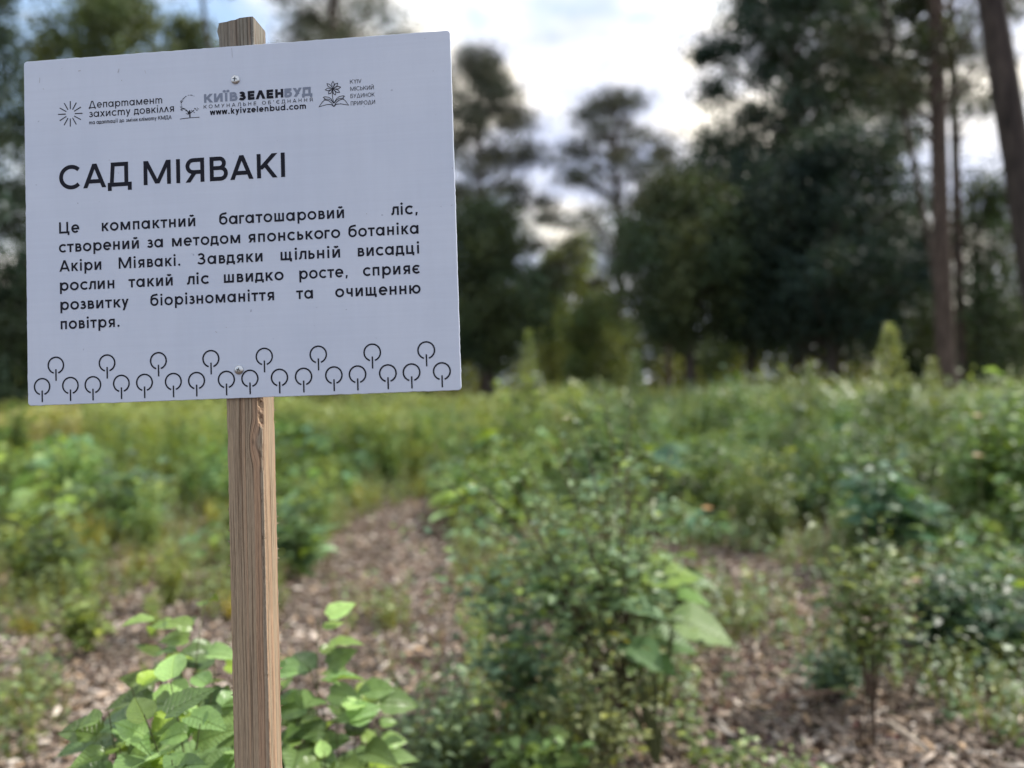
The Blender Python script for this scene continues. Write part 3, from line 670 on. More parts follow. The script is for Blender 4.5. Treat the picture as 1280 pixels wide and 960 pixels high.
# ------------------------------------------------------------------ leaf templates (y along the blade, z up, unit length)
def leaf_template(outline, cols=(0, .5, 1), fold=.18, droop=.25, wave=.0, seed=0):
    """outline: half width at stations along y; gives a curved, folded blade"""
    r_ = random.Random(seed); V = []; F = []; n = len(outline); k = len(cols) * 2 - 1
    xs = [-c for c in reversed(cols[1:])] + list(cols)
    for i, (y, hw) in enumerate(outline):
        for x in xs:
            z = abs(x) * hw * fold * 2 - droop * y * y + (wave * math.sin(y * 17 + x * 2) * abs(x) * hw * 2) + (r_.uniform(-1, 1) * .006)
            yy = y + (abs(x) * (-.05 if i == 0 else 0)) * 1.2
            V.append((x * hw, yy * (1 - .08 * droop), z))
    for i in range(n - 1):
        for j in range(k - 1): F.append((i * k + j, i * k + j + 1, (i + 1) * k + j + 1, (i + 1) * k + j))
    return np.array(V), F
def heart(seed, serr=.03, fold=.18, droop=.3, width=.33, wave=.025):
    st = []
    for i in range(23):
        y = i / 22; hw = width * (math.sin(math.pi * min(1, (y + .06) ** .62)) ** .85 if y < .999 else 0) * (1.0 if y > .03 else .8)
        if 0 < i < 22 and i % 2: hw += serr
        st.append((y, max(hw, .004)))
    return leaf_template(st, (0, .5, 1), fold, droop, wave, seed)
def ovate(seed, width=.30, fold=.2, droop=.2, n=7):
    st = [(i / (n - 1), max(.006, width * math.sin(math.pi * (i / (n - 1)) ** .75) ** .9)) for i in range(n)]
    return leaf_template(st, (0, 1), fold, droop, .05, seed)
def as_mesh(name, tpl, mat_):
    mb = MB(); mb.add(tpl[0], tpl[1]); return mb.mesh(name, [mat_], True)
HEARTS = [as_mesh('heart_leaf', heart(i, .013, .12 + .06 * i, .12 + .16 * i), M_leafA) for i in range(3)]
BIGS = [as_mesh('large_leaf', heart(5 + i, .008, .12, .12 + .12 * i, .46, .015), M_bigleaf) for i in range(2)]
SMALLS = [as_mesh('small_leaf', ovate(i, .27 + .04 * i), M_leaf) for i in range(3)]
LANCES = [as_mesh('lance_leaf', ovate(i + 4, .13, .25, .5, 9), M_leaf) for i in range(2)]
T_SMALL = ovate(3, .28, .2, .2, 5); T_DIAMOND = (np.array([(0, 0, 0), (.3, .42, .06), (0, 1, -.12), (-.3, .42, .06)]), [(0, 1, 2, 3)])
T_BLADE = (np.array([(-.5, 0, 0), (.5, 0, 0), (.35, .55, .0), (-.35, .55, 0), (0, 1, -.15)]), [(0, 1, 2, 3), (3, 2, 4)])

def frame(d, nrm=None):
    """matrix whose y follows d and whose z leans to nrm"""
    y = Vector(d).normalized(); z = Vector(nrm) if nrm is not None else Vector((0, 0, 1))
    x = y.cross(z)
    if x.length < 1e-3: x = Vector((1, 0, 0))
    x.normalize(); z = x.cross(y); return Matrix((x, y, z)).transposed()
def put_leaf(parent, meshes, pos, d, size, col, nrm=None, wx=1.0):
    o = bpy.data.objects.new('leaf', rnd.choice(meshes)); M_ = frame(d, nrm).to_4x4() @ Matrix.Diagonal((size * wx, size, size, 1)); M_.translation = pos
    o.matrix_local = M_; o.color = (*col, 1); return link(o, parent)
def jcol(b, s=.18, yellow=0.0):
    k = 1 + rnd.uniform(-s, s); h = rnd.uniform(-.12, .12) + yellow; q = rnd.random()
    if q < .12: return (b[0] * 1.7, b[1] * 1.65, b[2] * 1.9)          # pale leaves, sheen of glossy blades put into the colour
    if q < .22: return (b[0] * 1.6, b[1] * 1.45, b[2] * .75)           # yellow-green leaves, light showing through put into the colour
    if q < .44: k *= .6
    return (b[0] * k * (1 + h), b[1] * k * (1 + h * .25), b[2] * k * (1 - h))

def bush(name, label, base_, tips, meshes, size, nleaf, color, stem_mat=None, stem_r=.004, start=.3, spread=.0, cat='plant', group=None, petiole=.4, top_bright=0.0, extra=0, extra_size=None, twigs=2, cap=300, bow=.12, droop=.25, upright=.3, out=None):
    """woody or leafy plant: stems from the base to the tips, side twigs, each leaf an object"""
    base_ = Vector(base_); root = empty(name, base_, label, cat, group)
    stem_mat = stem_mat or M_stem; spots = []
    for tip in tips:
        tip = Vector(tip) - base_; l = tip.length
        side = Vector((rnd.uniform(-1, 1), rnd.uniform(-1, 1), 0)) * bow * l
        pts = curve_pts((rnd.uniform(-.01, .01), rnd.uniform(-.01, .01), -.03), tip, side + Vector((-tip.x * .3, -tip.y * .3, l * .08)), 10)
        mb = MB(); tube(mb, pts, [stem_r * (1.25 - .95 * i / 9) for i in range(10)], 6)
        for q in range(twigs):
            t = rnd.uniform(max(start, .25), .85); i = int(t * 8); p = pts[i]
            a = rnd.uniform(0, 6.28); e = p + Vector((math.cos(a), math.sin(a), rnd.uniform(.1, .9))).normalized() * l * rnd.uniform(.10, .24)
            tp = curve_pts(p, e, (0, 0, l * .02), 5); tube(mb, tp, [stem_r * .55 * (1 - .16 * k) for k in range(5)], 4)
            for k in (2, 3, 4): spots.append((tp[k], (tp[k] - tp[k - 1]), t))
            spots.append((tp[4], tp[4] - tp[3], t))
        mb.build('stem', stem_mat, root, smooth=True)
        nn = max(3, int(nleaf))
        for k in range(nn):
            t = start + (1 - start) * (k + rnd.random() * .6) / nn; x = min(t, 1) * 8.99; i = int(x); f = x - i
            spots.append((pts[i] * (1 - f) + pts[min(i + 1, 9)] * f, pts[min(i + 1, 9)] - pts[i], t))
    rnd.shuffle(spots); n = 0
    rest_p, rest_m, rest_c = [], [], []
    for (p, d, t) in spots:
        a = rnd.uniform(0, 6.28); d = d.normalized()
        o = Vector((math.cos(a), math.sin(a), rnd.uniform(-droop, upright)))
        o = (o + d * .35).normalized(); s_ = size * rnd.uniform(.55, 1.15) * (1.0 - .35 * max(0, t - .7) / .3)
        pos = p + o * s_ * petiole
        br = 1 + top_bright * max(0, t - .75) / .25
        col = jcol((color[0] * br, color[1] * br, color[2] * (br * .6 + .4)))
        nrm = Vector((rnd.uniform(-.5, .5), rnd.uniform(-1.1, .1), 1))
        if n < cap: put_leaf(root, meshes, pos, o, s_, col, nrm); n += 1
        else: rest_p.append(pos); rest_m.append(np.array(frame(o, nrm)) * s_); rest_c.append(col)
    if extra:
        # thin foliage too small to pick apart, spread round the same twigs
        for k in range(extra):
            p, d, t = rnd.choice(spots); a = rnd.uniform(0, 6.28); o = Vector((math.cos(a), math.sin(a), rnd.uniform(-.3, .6))).normalized()
            s_ = (extra_size or size * .6) * rnd.uniform(.45, 1.75); pos = p + Vector((rnd.gauss(0, 1), rnd.gauss(0, 1), rnd.gauss(0, .8))) * (spread or size * 1.2)
            if pos.z < .01: pos.z = rnd.uniform(.01, .05)
            rest_p.append(pos); rest_m.append(np.array(frame(o, (rnd.uniform(-.6, .6), rnd.uniform(-.6, .6), 1))) * s_); rest_c.append(jcol(color))
    if rest_p:
        mb = MB(); mb.batch(T_SMALL[0], T_SMALL[1], np.array(rest_m), np.array([tuple(p) for p in rest_p]), np.array(rest_c)); tag(mb.build('foliage', M_leaf, root), kind='stuff')
    return root

GRN, BLU, YEL, DRK = (1, 1, 1), (.75, .92, 1.15), (1.45, 1.25, .75), (.5, .62, .62)
# ---- two leafy saplings at the post
A1 = [P(205, 765, 1.5), P(255, 752, 1.45), P(228, 772, 1.6), P(165, 858, 1.25), P(213, 852, 1.2), P(135, 885, 1.2), P(180, 893, 1.12), P(268, 850, 1.3), P(250, 905, 1.15), P(112, 950, 1.25), P(292, 930, 1.3), P(200, 825, 1.38), P(270, 800, 1.5), P(150, 935, 1.15), P(215, 950, 1.1)]
bush('broadleaf_sapling', 'bright green sapling with toothed heart-shaped leaves left of the wooden post', G(205, 1.35), A1, HEARTS, .100, 13, (1.12, 1.12, 1.0), stem_r=.0028, start=.60, cat='plant', petiole=.35, top_bright=.9, twigs=1, bow=.08, droop=.5, upright=.25)
A2 = [P(398, 772, 1.55), P(440, 840, 1.6), P(385, 830, 1.5), P(470, 890, 1.7), P(420, 885, 1.5), P(372, 900, 1.5), P(455, 935, 1.6), P(350, 860, 1.55), P(405, 940, 1.4)]
bush('broadleaf_sapling', 'pale green sapling with toothed heart-shaped leaves right of the wooden post', G(415, 1.6), A2, HEARTS, .092, 13, (1.2, 1.18, 1.0), stem_r=.0028, start=.60, cat='plant', petiole=.35, top_bright=.9, twigs=1, bow=.08, droop=.5, upright=.25)
# ---- tall thin-stemmed shrub in the centre
B1 = [P(712, 500, 2.7), P(748, 472, 2.65), P(690, 560, 2.7), P(650, 595, 2.6), P(590, 600, 2.6), P(780, 545, 2.8), P(800, 620, 2.7), P(765, 600, 2.5), P(722, 640, 2.5), P(660, 650, 2.5), P(820, 600, 2.9), P(640, 540, 2.9), P(735, 560, 2.9), P(840, 560, 2.9), P(610, 560, 2.8), P(555, 600, 2.7), P(600, 640, 2.8), P(570, 570, 2.9), P(690, 500, 2.9), P(575, 640, 2.7), P(790, 500, 3.0), P(860, 640, 2.9)]
bush('tall_shrub', 'tall thin-stemmed shrub with small dull green leaves in the middle foreground', G(768, 2.62), B1, SMALLS, .050, 14, (1.15, 1.3, 1.15), M_stemred, .0045, .42, .07, 'shrub', extra=750, extra_size=.030, twigs=4, cap=300, bow=.06)
B2 = [P(548, 650, 2.9), P(585, 690, 2.8), P(620, 660, 2.9), P(560, 730, 2.8), P(655, 700, 2.8), P(690, 740, 2.9), P(610, 770, 2.7), P(660, 800, 2.7), P(700, 820, 2.6), P(575, 790, 2.9), P(640, 740, 2.7)]
bush('blue_green_bush', 'low blue-green bush with rounder leaves leaning left under the tall shrub', G(655, 2.75), B2, SMALLS, .062, 12, (1.0, 1.22, 1.35), M_stemred, .004, .25, .08, 'shrub', extra=520, extra_size=.036, twigs=3, cap=300)
B3 = [P(720, 740, 2.45), P(700, 800, 2.4), P(640, 860, 2.4), P(720, 850, 2.35), P(680, 780, 2.5)]
bush('wispy_undershrub', 'wispy brown-stemmed undershrub with tiny olive leaves at the foot of the tall shrub', G(762, 2.42), B3, SMALLS, .036, 12, (1.15, 1.05, .9), M_stemred, .003, .3, .06, 'shrub', extra=500, extra_size=.026, twigs=4, cap=260)
# ---- plant with a few very large leaves right of the tall shrub
cp = empty('large_leaf_plant', G(812, 2.55), 'young tree with a few very large pale heart-shaped leaves right of the tall shrub', 'plant')
cb = G(812, 2.55)
for (px, py, d, ex, ey, ez, s_, col) in (
    (755, 752, 2.80, 1.0, -.3, -.02, .23, (1.5, 1.5, 1.9)), (800, 722, 3.0, 1.0, .1, .04, .24, (1.7, 1.6, .9)), (845, 778, 2.9, 1.0, -.2, -.18, .22, (1.6, 1.45, 1.4)),
    (785, 805, 2.8, .5, -.6, -.2, .16, (.9, 1.0, 1.0)), (745, 718, 2.95, .9, -.3, .05, .15, (1.6, 1.5, 1.3)), (715, 735, 2.9, -.8, -.5, -.1, .13, (1.4, 1.4, 1.3)),
    (820, 800, 3.0, .9, .1, -.15, .18, (.9, 1.0, .9)), (768, 708, 3.1, .4, -.7, .1, .15, (1.6, 1.6, 1.3)), (800, 822, 2.85, .8, -.6, -.15, .15, (.8, .95, .8)),
    (845, 745, 3.05, .9, -.3, -.05, .14, (1.3, 1.45, .9)), (690, 722, 2.9, -.6, -.7, -.1, .12, (1.2, 1.3, 1.3))):
    d -= .22; p = P(px, py, d) - cb; mb = MB(); tube(mb, curve_pts((rnd.uniform(-.01, .01), 0, -.02), p, (0, 0, .12), 8), [.006 - .0004 * i for i in range(8)], 6); mb.build('stem', M_stem, cp, True)
    put_leaf(cp, BIGS, p, (ex, ey, ez), s_, col, (rnd.uniform(-.25, .25), rnd.uniform(-.45, -.1), 1))
# ---- right side bushes and seedlings
D1 = [P(1130 + rnd.uniform(0, 190), 700 + rnd.uniform(0, 110), rnd.uniform(3.2, 3.9)) for _ in range(20)]
bush('dark_leafy_bush', 'dense dark bluish-green bush at the right edge over bare soil', G(1215, 3.5), D1, SMALLS, .085, 12, (.50, .68, .74), M_stemred, .004, .35, .1, 'shrub', extra=2200, extra_size=.05, twigs=3, cap=300)
E1 = [P(985 + rnd.uniform(0, 110), 800 + rnd.uniform(0, 50), rnd.uniform(2.9, 3.3)) for _ in range(9)]
bush('grey_green_bush', 'small grey-green bush with tiny leaves sprawling on the wood chips', G(1035, 3.1), E1, SMALLS, .046, 14, (.95, 1.15, 1.4), M_stemred, .0025, .2, .05, 'shrub', extra=500, extra_size=.025, twigs=3, cap=260)
F1 = [P(600 + rnd.uniform(0, 130), 912 + rnd.uniform(0, 35), rnd.uniform(2.15, 2.5)) for _ in range(12)]
bush('clover_like_plant', 'glossy bright green low plant at the lower middle edge', G(665, 2.32), F1, SMALLS, .062, 9, (.95, 1.15, .7), None, .002, .4, .04, 'plant', extra=260, extra_size=.04, twigs=1)
bush('round_leaf_seedling', 'flat little seedling with rounded mid-green leaves on the chips lower right', G(1165, 2.9), [P(1140 + 70 * rnd.random(), 885 + 25 * rnd.random(), 2.85 + .2 * rnd.random()) for _ in range(5)], SMALLS, .085, 4, (.8, 1.05, .85), None, .002, .4, .03, 'seedling', twigs=0)
O1 = [P(1078, 640, 3.0), P(1062, 690, 2.9), P(1098, 655, 3.1), P(1120, 720, 2.9), P(1045, 730, 2.95), P(1085, 740, 2.8), P(1030, 690, 3.1)]
bush('slender_sapling', 'slender upright sapling with sparse leaves and a reddish-brown stem right of the bare patch', G(1082, 2.95), O1, SMALLS, .048, 12, (.95, 1.0, .8), M_stemred, .005, .40, .06, 'sapling', extra=700, extra_size=.034, twigs=3)
for i, (px, d, h, lab) in enumerate(((865, 2.45, .17, 'upright light green seedling on the chips below the large leaves'), (905, 2.4, .12, 'short light green seedling at the lower edge, right of the upright one'), (945, 2.3, .14, 'pair-leaved yellow-green seedling at the lower edge'), (1000, 2.35, .10, 'tiny green seedling at the lower edge beside the reddish stump'), (845, 2.7, .10, 'low green seedling just behind the upright light green one'))):
    b_ = G(px, d); bush('seedling', lab, b_, [b_ + Vector((rnd.uniform(-.05, .05), rnd.uniform(-.05, .05), h * rnd.uniform(.8, 1.2))) for _ in range(4)], SMALLS, .036, 8, (1.2, 1.25, .9), None, .0015, .2, .03, 'seedling', twigs=1)
b_ = G(1080, 2.62)
st_ = empty('dead_stem_clump', b_, 'clump of dead reddish-brown stems standing in the wood chips lower right', 'dead plant')
for k in range(15):
    mb = MB(); a = rnd.uniform(0, 6.28); r0 = rnd.uniform(0, .04); h = rnd.uniform(.08, .24)
    tube(mb, curve_pts((r0 * math.cos(a), r0 * math.sin(a), -.02), (1.6 * r0 * math.cos(a), 1.6 * r0 * math.sin(a), h), (rnd.uniform(-.02, .02), 0, 0), 5), [.0024, .0022, .002, .0016, .001], 5); mb.build('stem', M_stemred, st_, True)
# ---- left side
J1 = [P(5 + rnd.uniform(0, 110), 640 + rnd.uniform(0, 60), rnd.uniform(4.4, 5.2)) for _ in range(12)]
bush('dock_plant', 'clump of broad upright leaves with dark foot at the left edge', G(60, 4.8), J1, LANCES + SMALLS, .15, 7, (.85, .95, .7), None, .004, .2, .1, 'plant', extra=400, extra_size=.07, twigs=1, top_bright=.6)
K1 = [P(340 + rnd.uniform(0, 72), 630 + rnd.uniform(0, 30), rnd.uniform(5.0, 5.5)) for _ in range(12)]
bush('strap_leaf_clump', 'dark green strap-leaved clump just right of the post at the path edge', G(372, 5.25), K1, LANCES, .24, 7, (.60, .80, .6), None, .003, .02, .06, 'plant', twigs=0, upright=1.1, droop=-.1, petiole=.05)
bush('yellow_green_tuft', 'small yellow-green weed tuft on the chips at the lower left', G(100, 3.7), [P(80 + 50 * rnd.random(), 735 + 30 * rnd.random(), 3.7) for _ in range(6)], SMALLS, .06, 7, (1.3, 1.3, .7), None, .002, .2, .04, 'weed', extra=160, extra_size=.04, twigs=1)
M1 = [P(95 + rnd.uniform(0, 140), 565 + rnd.uniform(0, 55), rnd.uniform(6.5, 7.5)) for _ in range(12)]
bush('broadleaf_weed', 'broad-leaved weed with pale leaves catching light under the left half of the sign', G(165, 7.0), M1, HEARTS, .20, 5, (1.1, 1.15, 1.2), None, .005, .3, .1, 'weed', twigs=1, extra=300, extra_size=.09)
N1 = [P(1075 + rnd.uniform(0, 90), 575 + rnd.uniform(0, 60), rnd.uniform(4.8, 5.4)) for _ in range(8)]
bush('broadleaf_weed', 'broad-leaved weed with pale bluish leaves in the middle of the right half', G(1115, 5.1), N1, HEARTS, .21, 4, (.9, 1.15, 1.5), None, .005, .4, .1, 'weed', twigs=1, extra=300, extra_size=.08)
I1 = [P(470 + rnd.uniform(0, 150), 800 + rnd.uniform(0, 120), rnd.uniform(2.1, 2.7)) for _ in range(16)]
bush('feathery_weed', 'loose feathery grey-green weed between the post and the tall shrub', G(545, 2.4), I1, SMALLS, .032, 16, (1.1, 1.2, 1.15), None, .0018, .15, .05, 'weed', extra=1300, extra_size=.022, twigs=3)
Q1 = [P(1195 + rnd.uniform(0, 120), 480 + rnd.uniform(0, 110), rnd.uniform(5.8, 6.8)) for _ in range(16)]
bush('fresh_green_shrub', 'fresh green leafy shrub at the right edge below the big trunk', G(1250, 6.3), Q1, SMALLS, .11, 10, (1.0, 1.25, .8), M_stemred, .006, .35, .15, 'shrub', extra=1400, extra_size=.08, twigs=3)

# spire-topped tall weeds that stand above the rest
def spire(label, px, d, top_py, width=.25, col=(1.1, 1.05, .7), n=650):
    b_ = G(px, d); top = P(px, top_py, d); h = top.z; root = empty('spire_weed', b_, label, 'weed')
    mb = MB(); tube(mb, curve_pts((0, 0, -.03), (top.x - b_.x, 0, h), (.03, 0, 0), 8), [.009 - .001 * i for i in range(8)], 6)
    for k in range(26):
        z = h * (.35 + .62 * k / 26); a = rnd.uniform(0, 6.28); l = width * (1 - k / 30) * rnd.uniform(.6, 1.1)
        tube(mb, curve_pts((0, 0, z), (l * math.cos(a), l * math.sin(a), z + l * .6), (0, 0, -.02), 4), [.003, .0025, .002, .001], 4)
    mb.build('stem', M_stem, root, True)
    t = rs.rand(n) ** .8; z = h * (.12 + .88 * t); a = rs.rand(n) * 6.28; r_ = width * np.clip(1.08 - t, .05, .8) * np.sqrt(rs.rand(n))
    pos = np.stack([r_ * np.cos(a) + (top.x - b_.x) * t, r_ * np.sin(a), z], 1)
    mats = np.array([np.array(frame((math.cos(a_), math.sin(a_), rnd.uniform(-.2, 1.4)), (0, -.3, 1))) * (rnd.uniform(.05, .10) if t_ < .65 else rnd.uniform(.025, .05)) for a_, t_ in zip(a, t)])
    cols = np.array([jcol(col if t_ > .6 else (.85, .95, .7)) for t_ in t])
    mb = MB(); mb.batch(T_SMALL[0], T_SMALL[1], mats, pos, cols); tag(mb.build('foliage', M_leaf, root), kind='stuff')
spire('tallest yellow-green flower spire standing against the dark trees on the right', 1112, 7.0, 405, .42, (1.7, 1.6, 1.0), 1100)
spire('slim green spire of weed rising just right of the sign', 660, 9.5, 412, .36, (1.4, 1.4, .9), 900)
spire('slim dark green spire of weed left of the dark trees', 795, 8.0, 440, .3, (.7, .85, .75))
spire('short leaning spire of weed left of the tallest yellow-green one', 1010, 8.5, 455, .3, (.8, .9, .7))
spire('branching seed spire against the right trunks', 1165, 8.0, 448, .36, (1.4, 1.3, .9))

# ------------------------------------------------------------------ field herbs: prototypes copied as individuals
def herb_mesh(kind, seed):
    r_ = random.Random(seed); mb = MB(); P_, M_, C_ = [], [], []
    tpl = T_SMALL
    def lf(p, d, s, c, nrm=(0, -.2, 1)): P_.append(p); M_.append(np.array(frame(d, (r_.uniform(-.5, .5), r_.uniform(-.9, .5), 1))) * s * 1.35); C_.append(c)
    def jc(b):
        k = r_.uniform(.55, 1.3); h = r_.uniform(-.2, .2); q = r_.random()
        if q < .13: return (b[0] * 1.6, b[1] * 1.5, b[2] * 1.7)  # pale leaves: glossy sheen put into the colour
        if q < .23: return (b[0] * 1.7, b[1] * 1.5, b[2] * .75)  # yellow-green leaves: light through the blade put into the colour
        return (b[0] * k * (1 + h), b[1] * k, b[2] * k * (1 - h))
    if kind == 'leafy':
        for s in range(9):
            a = r_.uniform(0, 6.28); t = Vector((math.cos(a) * r_.uniform(.05, .35), math.sin(a) * r_.uniform(.05, .35), r_.uniform(.55, 1.0)))
            pts = curve_pts((0, 0, -.02), t, (0, 0, .1), 6); tube(mb, pts, [.006, .0055, .005, .004, .003, .002], 4, 1)
            for k in range(34):
                q = .12 + .88 * k / 34; i = min(4, int(q * 5)); p = pts[i].lerp(pts[i + 1], q * 5 - i if q < 1 else 1); b = r_.uniform(0, 6.28)
                lf(tuple(p), (math.cos(b), math.sin(b), r_.uniform(-.4, .7)), r_.uniform(.05, .11) * (1.2 - .6 * q), jc((.95, 1, .85)))
    if kind == 'broad':
        for s in range(22):
            a = r_.uniform(0, 6.28); l = r_.uniform(.12, .42); z = r_.uniform(.15, .6); t = Vector((math.cos(a) * l, math.sin(a) * l, z)); tube(mb, curve_pts((0, 0, -.02), t, (0, 0, .1), 5), [.006, .005, .004, .004, .003], 4, 1)
            lf(tuple(t), (math.cos(a), math.sin(a), r_.uniform(-.6, .2)), r_.uniform(.13, .26), jc((.95, 1.1, 1.15)))
        for s in range(120):
            a = r_.uniform(0, 6.28); l = r_.uniform(0, .4); lf((math.cos(a) * l, math.sin(a) * l, r_.uniform(.02, .35)), (math.cos(a), math.sin(a), r_.uniform(-.3, .6)), r_.uniform(.05, .1), jc((.9, .95, .8)))
    if kind == 'bushy':
        for s in range(16):
            a = r_.uniform(0, 6.28); t = Vector((math.cos(a) * r_.uniform(.1, .5), math.sin(a) * r_.uniform(.1, .5), r_.uniform(.3, .9))); tube(mb, curve_pts((0, 0, -.02), t, (0, 0, .15), 5), [.007, .006, .005, .003, .002], 4, 1)
            for k in range(38):
                g = (r_.gauss(0, .10), r_.gauss(0, .10), r_.gauss(0, .09)); q = r_.uniform(.45, 1.05); b = r_.uniform(0, 6.28)
                lf((t.x * q + g[0], t.y * q + g[1], max(.02, t.z * q + g[2])), (math.cos(b), math.sin(b), r_.uniform(-.5, .5)), r_.uniform(.045, .09), jc((.8, .95, .85)))
    if kind == 'feather':
        for s in range(14):
            a = r_.uniform(0, 6.28); l = r_.uniform(.05, .35); t = Vector((math.cos(a) * l, math.sin(a) * l, r_.uniform(.6, 1.05))); pts = curve_pts((0, 0, -.02), t, (0, 0, .1), 5); tube(mb, pts, [.004, .004, .003, .002, .001], 4, 1)
            for k in range(45):
                q = r_.uniform(.1, 1.0); p = Vector(pts[0]).lerp(t, q); b = r_.uniform(0, 6.28)
                lf((p.x + r_.gauss(0, .03), p.y + r_.gauss(0, .03), max(.02, p.z)), (math.cos(b), math.sin(b), r_.uniform(.1, 1.2)), r_.uniform(.025, .06), jc((1.15, 1.1, .85)))
    if kind == 'grass':
        tpl = T_BLADE
        for s in range(170):
            a = r_.uniform(0, 6.28); l = r_.uniform(0, .18); s_ = r_.uniform(.2, .6); fm = np.array(frame((math.cos(a) * .35, math.sin(a) * .35, 1), (math.cos(a), math.sin(a), 0)))
            P_.append((math.cos(a) * l, math.sin(a) * l, 0)); M_.append(fm @ np.diag([.009, s_, s_])); C_.append(jc((1.15, 1.0, .8)))
    mb.batch(tpl[0], tpl[1], np.array(M_), np.array(P_), np.array(C_), 0)
    return mb.mesh(kind + '_weed', [M_grass if kind == 'grass' else M_leaf, M_stem])
KINDS = {'leafy': [herb_mesh('leafy', i) for i in range(3)], 'broad': [herb_mesh('broad', 10 + i) for i in range(2)], 'bushy': [herb_mesh('bushy', 20 + i) for i in range(3)], 'feather': [herb_mesh('feather', 30 + i) for i in range(2)], 'grass': [herb_mesh('grass', 40 + i) for i in range(2)]}
WORDS = {'leafy': ('leafy_weed', 'upright leafy weed'), 'broad': ('broadleaf_weed', 'spreading broad-leaved weed'), 'bushy': ('bushy_sapling', 'rounded bushy young shrub'), 'feather': ('feathery_weed', 'fine feathery weed'), 'grass': ('grass_tuft', 'long grass tuft')}
CATS = {'leafy': 'weed', 'broad': 'weed', 'bushy': 'shrub', 'feather': 'weed', 'grass': 'grass'}
def bare(x, y, small=False, m=1.0):
    """chip-covered clearings"""
    if ((x + .93 + .05 * (y - 5.4)) / (.50 * m)) ** 2 + ((y - 5.6) / (2.5 * m)) ** 2 < 1: return True        # the path behind the post
    if ((x - 1.4) / (.5 * m)) ** 2 + ((y - 4.3) / (1.3 * m)) ** 2 < 1: return True
    if x > 1.55 and y > 3.5 and x > .42 * y: return False
    if -.2 < x < 1.0 and y > 3.5: return False
    return y < (3.9 if x < -.45 * y else 4.2)
def jc2(b):
    k = rnd.uniform(.78, 1.25); h = rnd.uniform(-.1, .1); return (b[0] * k * (1 + h), b[1] * k, b[2] * k * (1 - h))
placed = []; herbs = []; tries = 0; cnt = 0
while cnt < 390 and tries < 14000:
    tries += 1
    y = 3.4 + 13.2 * rnd.random() ** 1.25; x = rnd.uniform(-.72, .72) * y * 1.05
    if bare(x, y, False, 1.3 if y < 7 else 1.1): continue
    mind = .21 + .030 * y + (.07 if y < 9 else 0)
    if any((x - a) ** 2 + (y - b) ** 2 < mind ** 2 for a, b in placed): continue
    placed.append((x, y)); left = x < .05 * y
    kind = rnd.choice(['leafy', 'bushy', 'feather', 'broad', 'grass', 'leafy', 'feather', 'broad'] if left else ['leafy', 'bushy', 'leafy', 'bushy', 'feather', 'broad', 'leafy', 'bushy'])
    tall = (.46 + .024 * min(y, 14)) if left else (.56 + .022 * min(y, 12))
    s_ = tall * rnd.uniform(.7, 1.25) * (1.5 if rnd.random() < .12 else 1)
    s_ *= (.58 if left else .72) if y < 5.6 else (.8 if y < 7.5 else 1)
    o = bpy.data.objects.new(WORDS[kind][0], rnd.choice(KINDS[kind])); o.location = (x, y, float(gz(x, y))); o.rotation_euler = (0, 0, rnd.uniform(0, 6.28)); o.scale = (s_ * rnd.uniform(.9, 1.25), s_ * rnd.uniform(.9, 1.25), s_)
    o.color = (*(jc2((1.36, 1.46, 1.08)) if left else jc2((1.0, 1.12, 1.02))), 1); link(o)  # plants on the left lighter: sunlight put into the colour
    cnt += 1
    herbs.append((o, kind, 640 + 961 * x / y, y, s_ / tall))
# a label for each by where it stands: column of the picture, depth, size, and order from the left within that
ORD = ['leftmost', 'second from left', 'third from left', 'fourth from left', 'fifth from left', 'sixth from left', 'seventh from left', 'eighth from left', 'ninth from left', 'tenth from left', 'eleventh from left']
def column(px):
    for lim, txt in ((140, 'below the sign near the left edge'), (282, 'below the left half of the sign'), (430, 'just right of the post'), (570, 'below the right end of the sign'), (700, 'left behind the tall shrub'), (860, 'right behind the tall shrub'), (1010, 'behind the right bare patch'), (1130, 'behind the slender sapling')):
        if px < lim: return txt
    return 'toward the right edge'
cells = {}
for h_ in herbs:
    o, kind, px, y, sz = h_
    dep = 'front rows' if y < 7 else ('middle rows' if y < 10 else ('back rows' if y < 13.5 else 'farthest rows'))
    cells.setdefault((kind, column(px), dep), []).append((px, o))
for (kind, col_, dep), L_ in cells.items():
    L_.sort(key=lambda q: q[0])
    for i, (px, o) in enumerate(L_):
        ord_ = '' if len(L_) == 1 else ', ' + ('rightmost' if i == len(L_) - 1 else ORD[min(i, 10)])
        tag(o, '%s %s, %s%s' % (WORDS[kind][1], col_, dep, ord_), CATS[kind], WORDS[kind][1] + 's in the field')

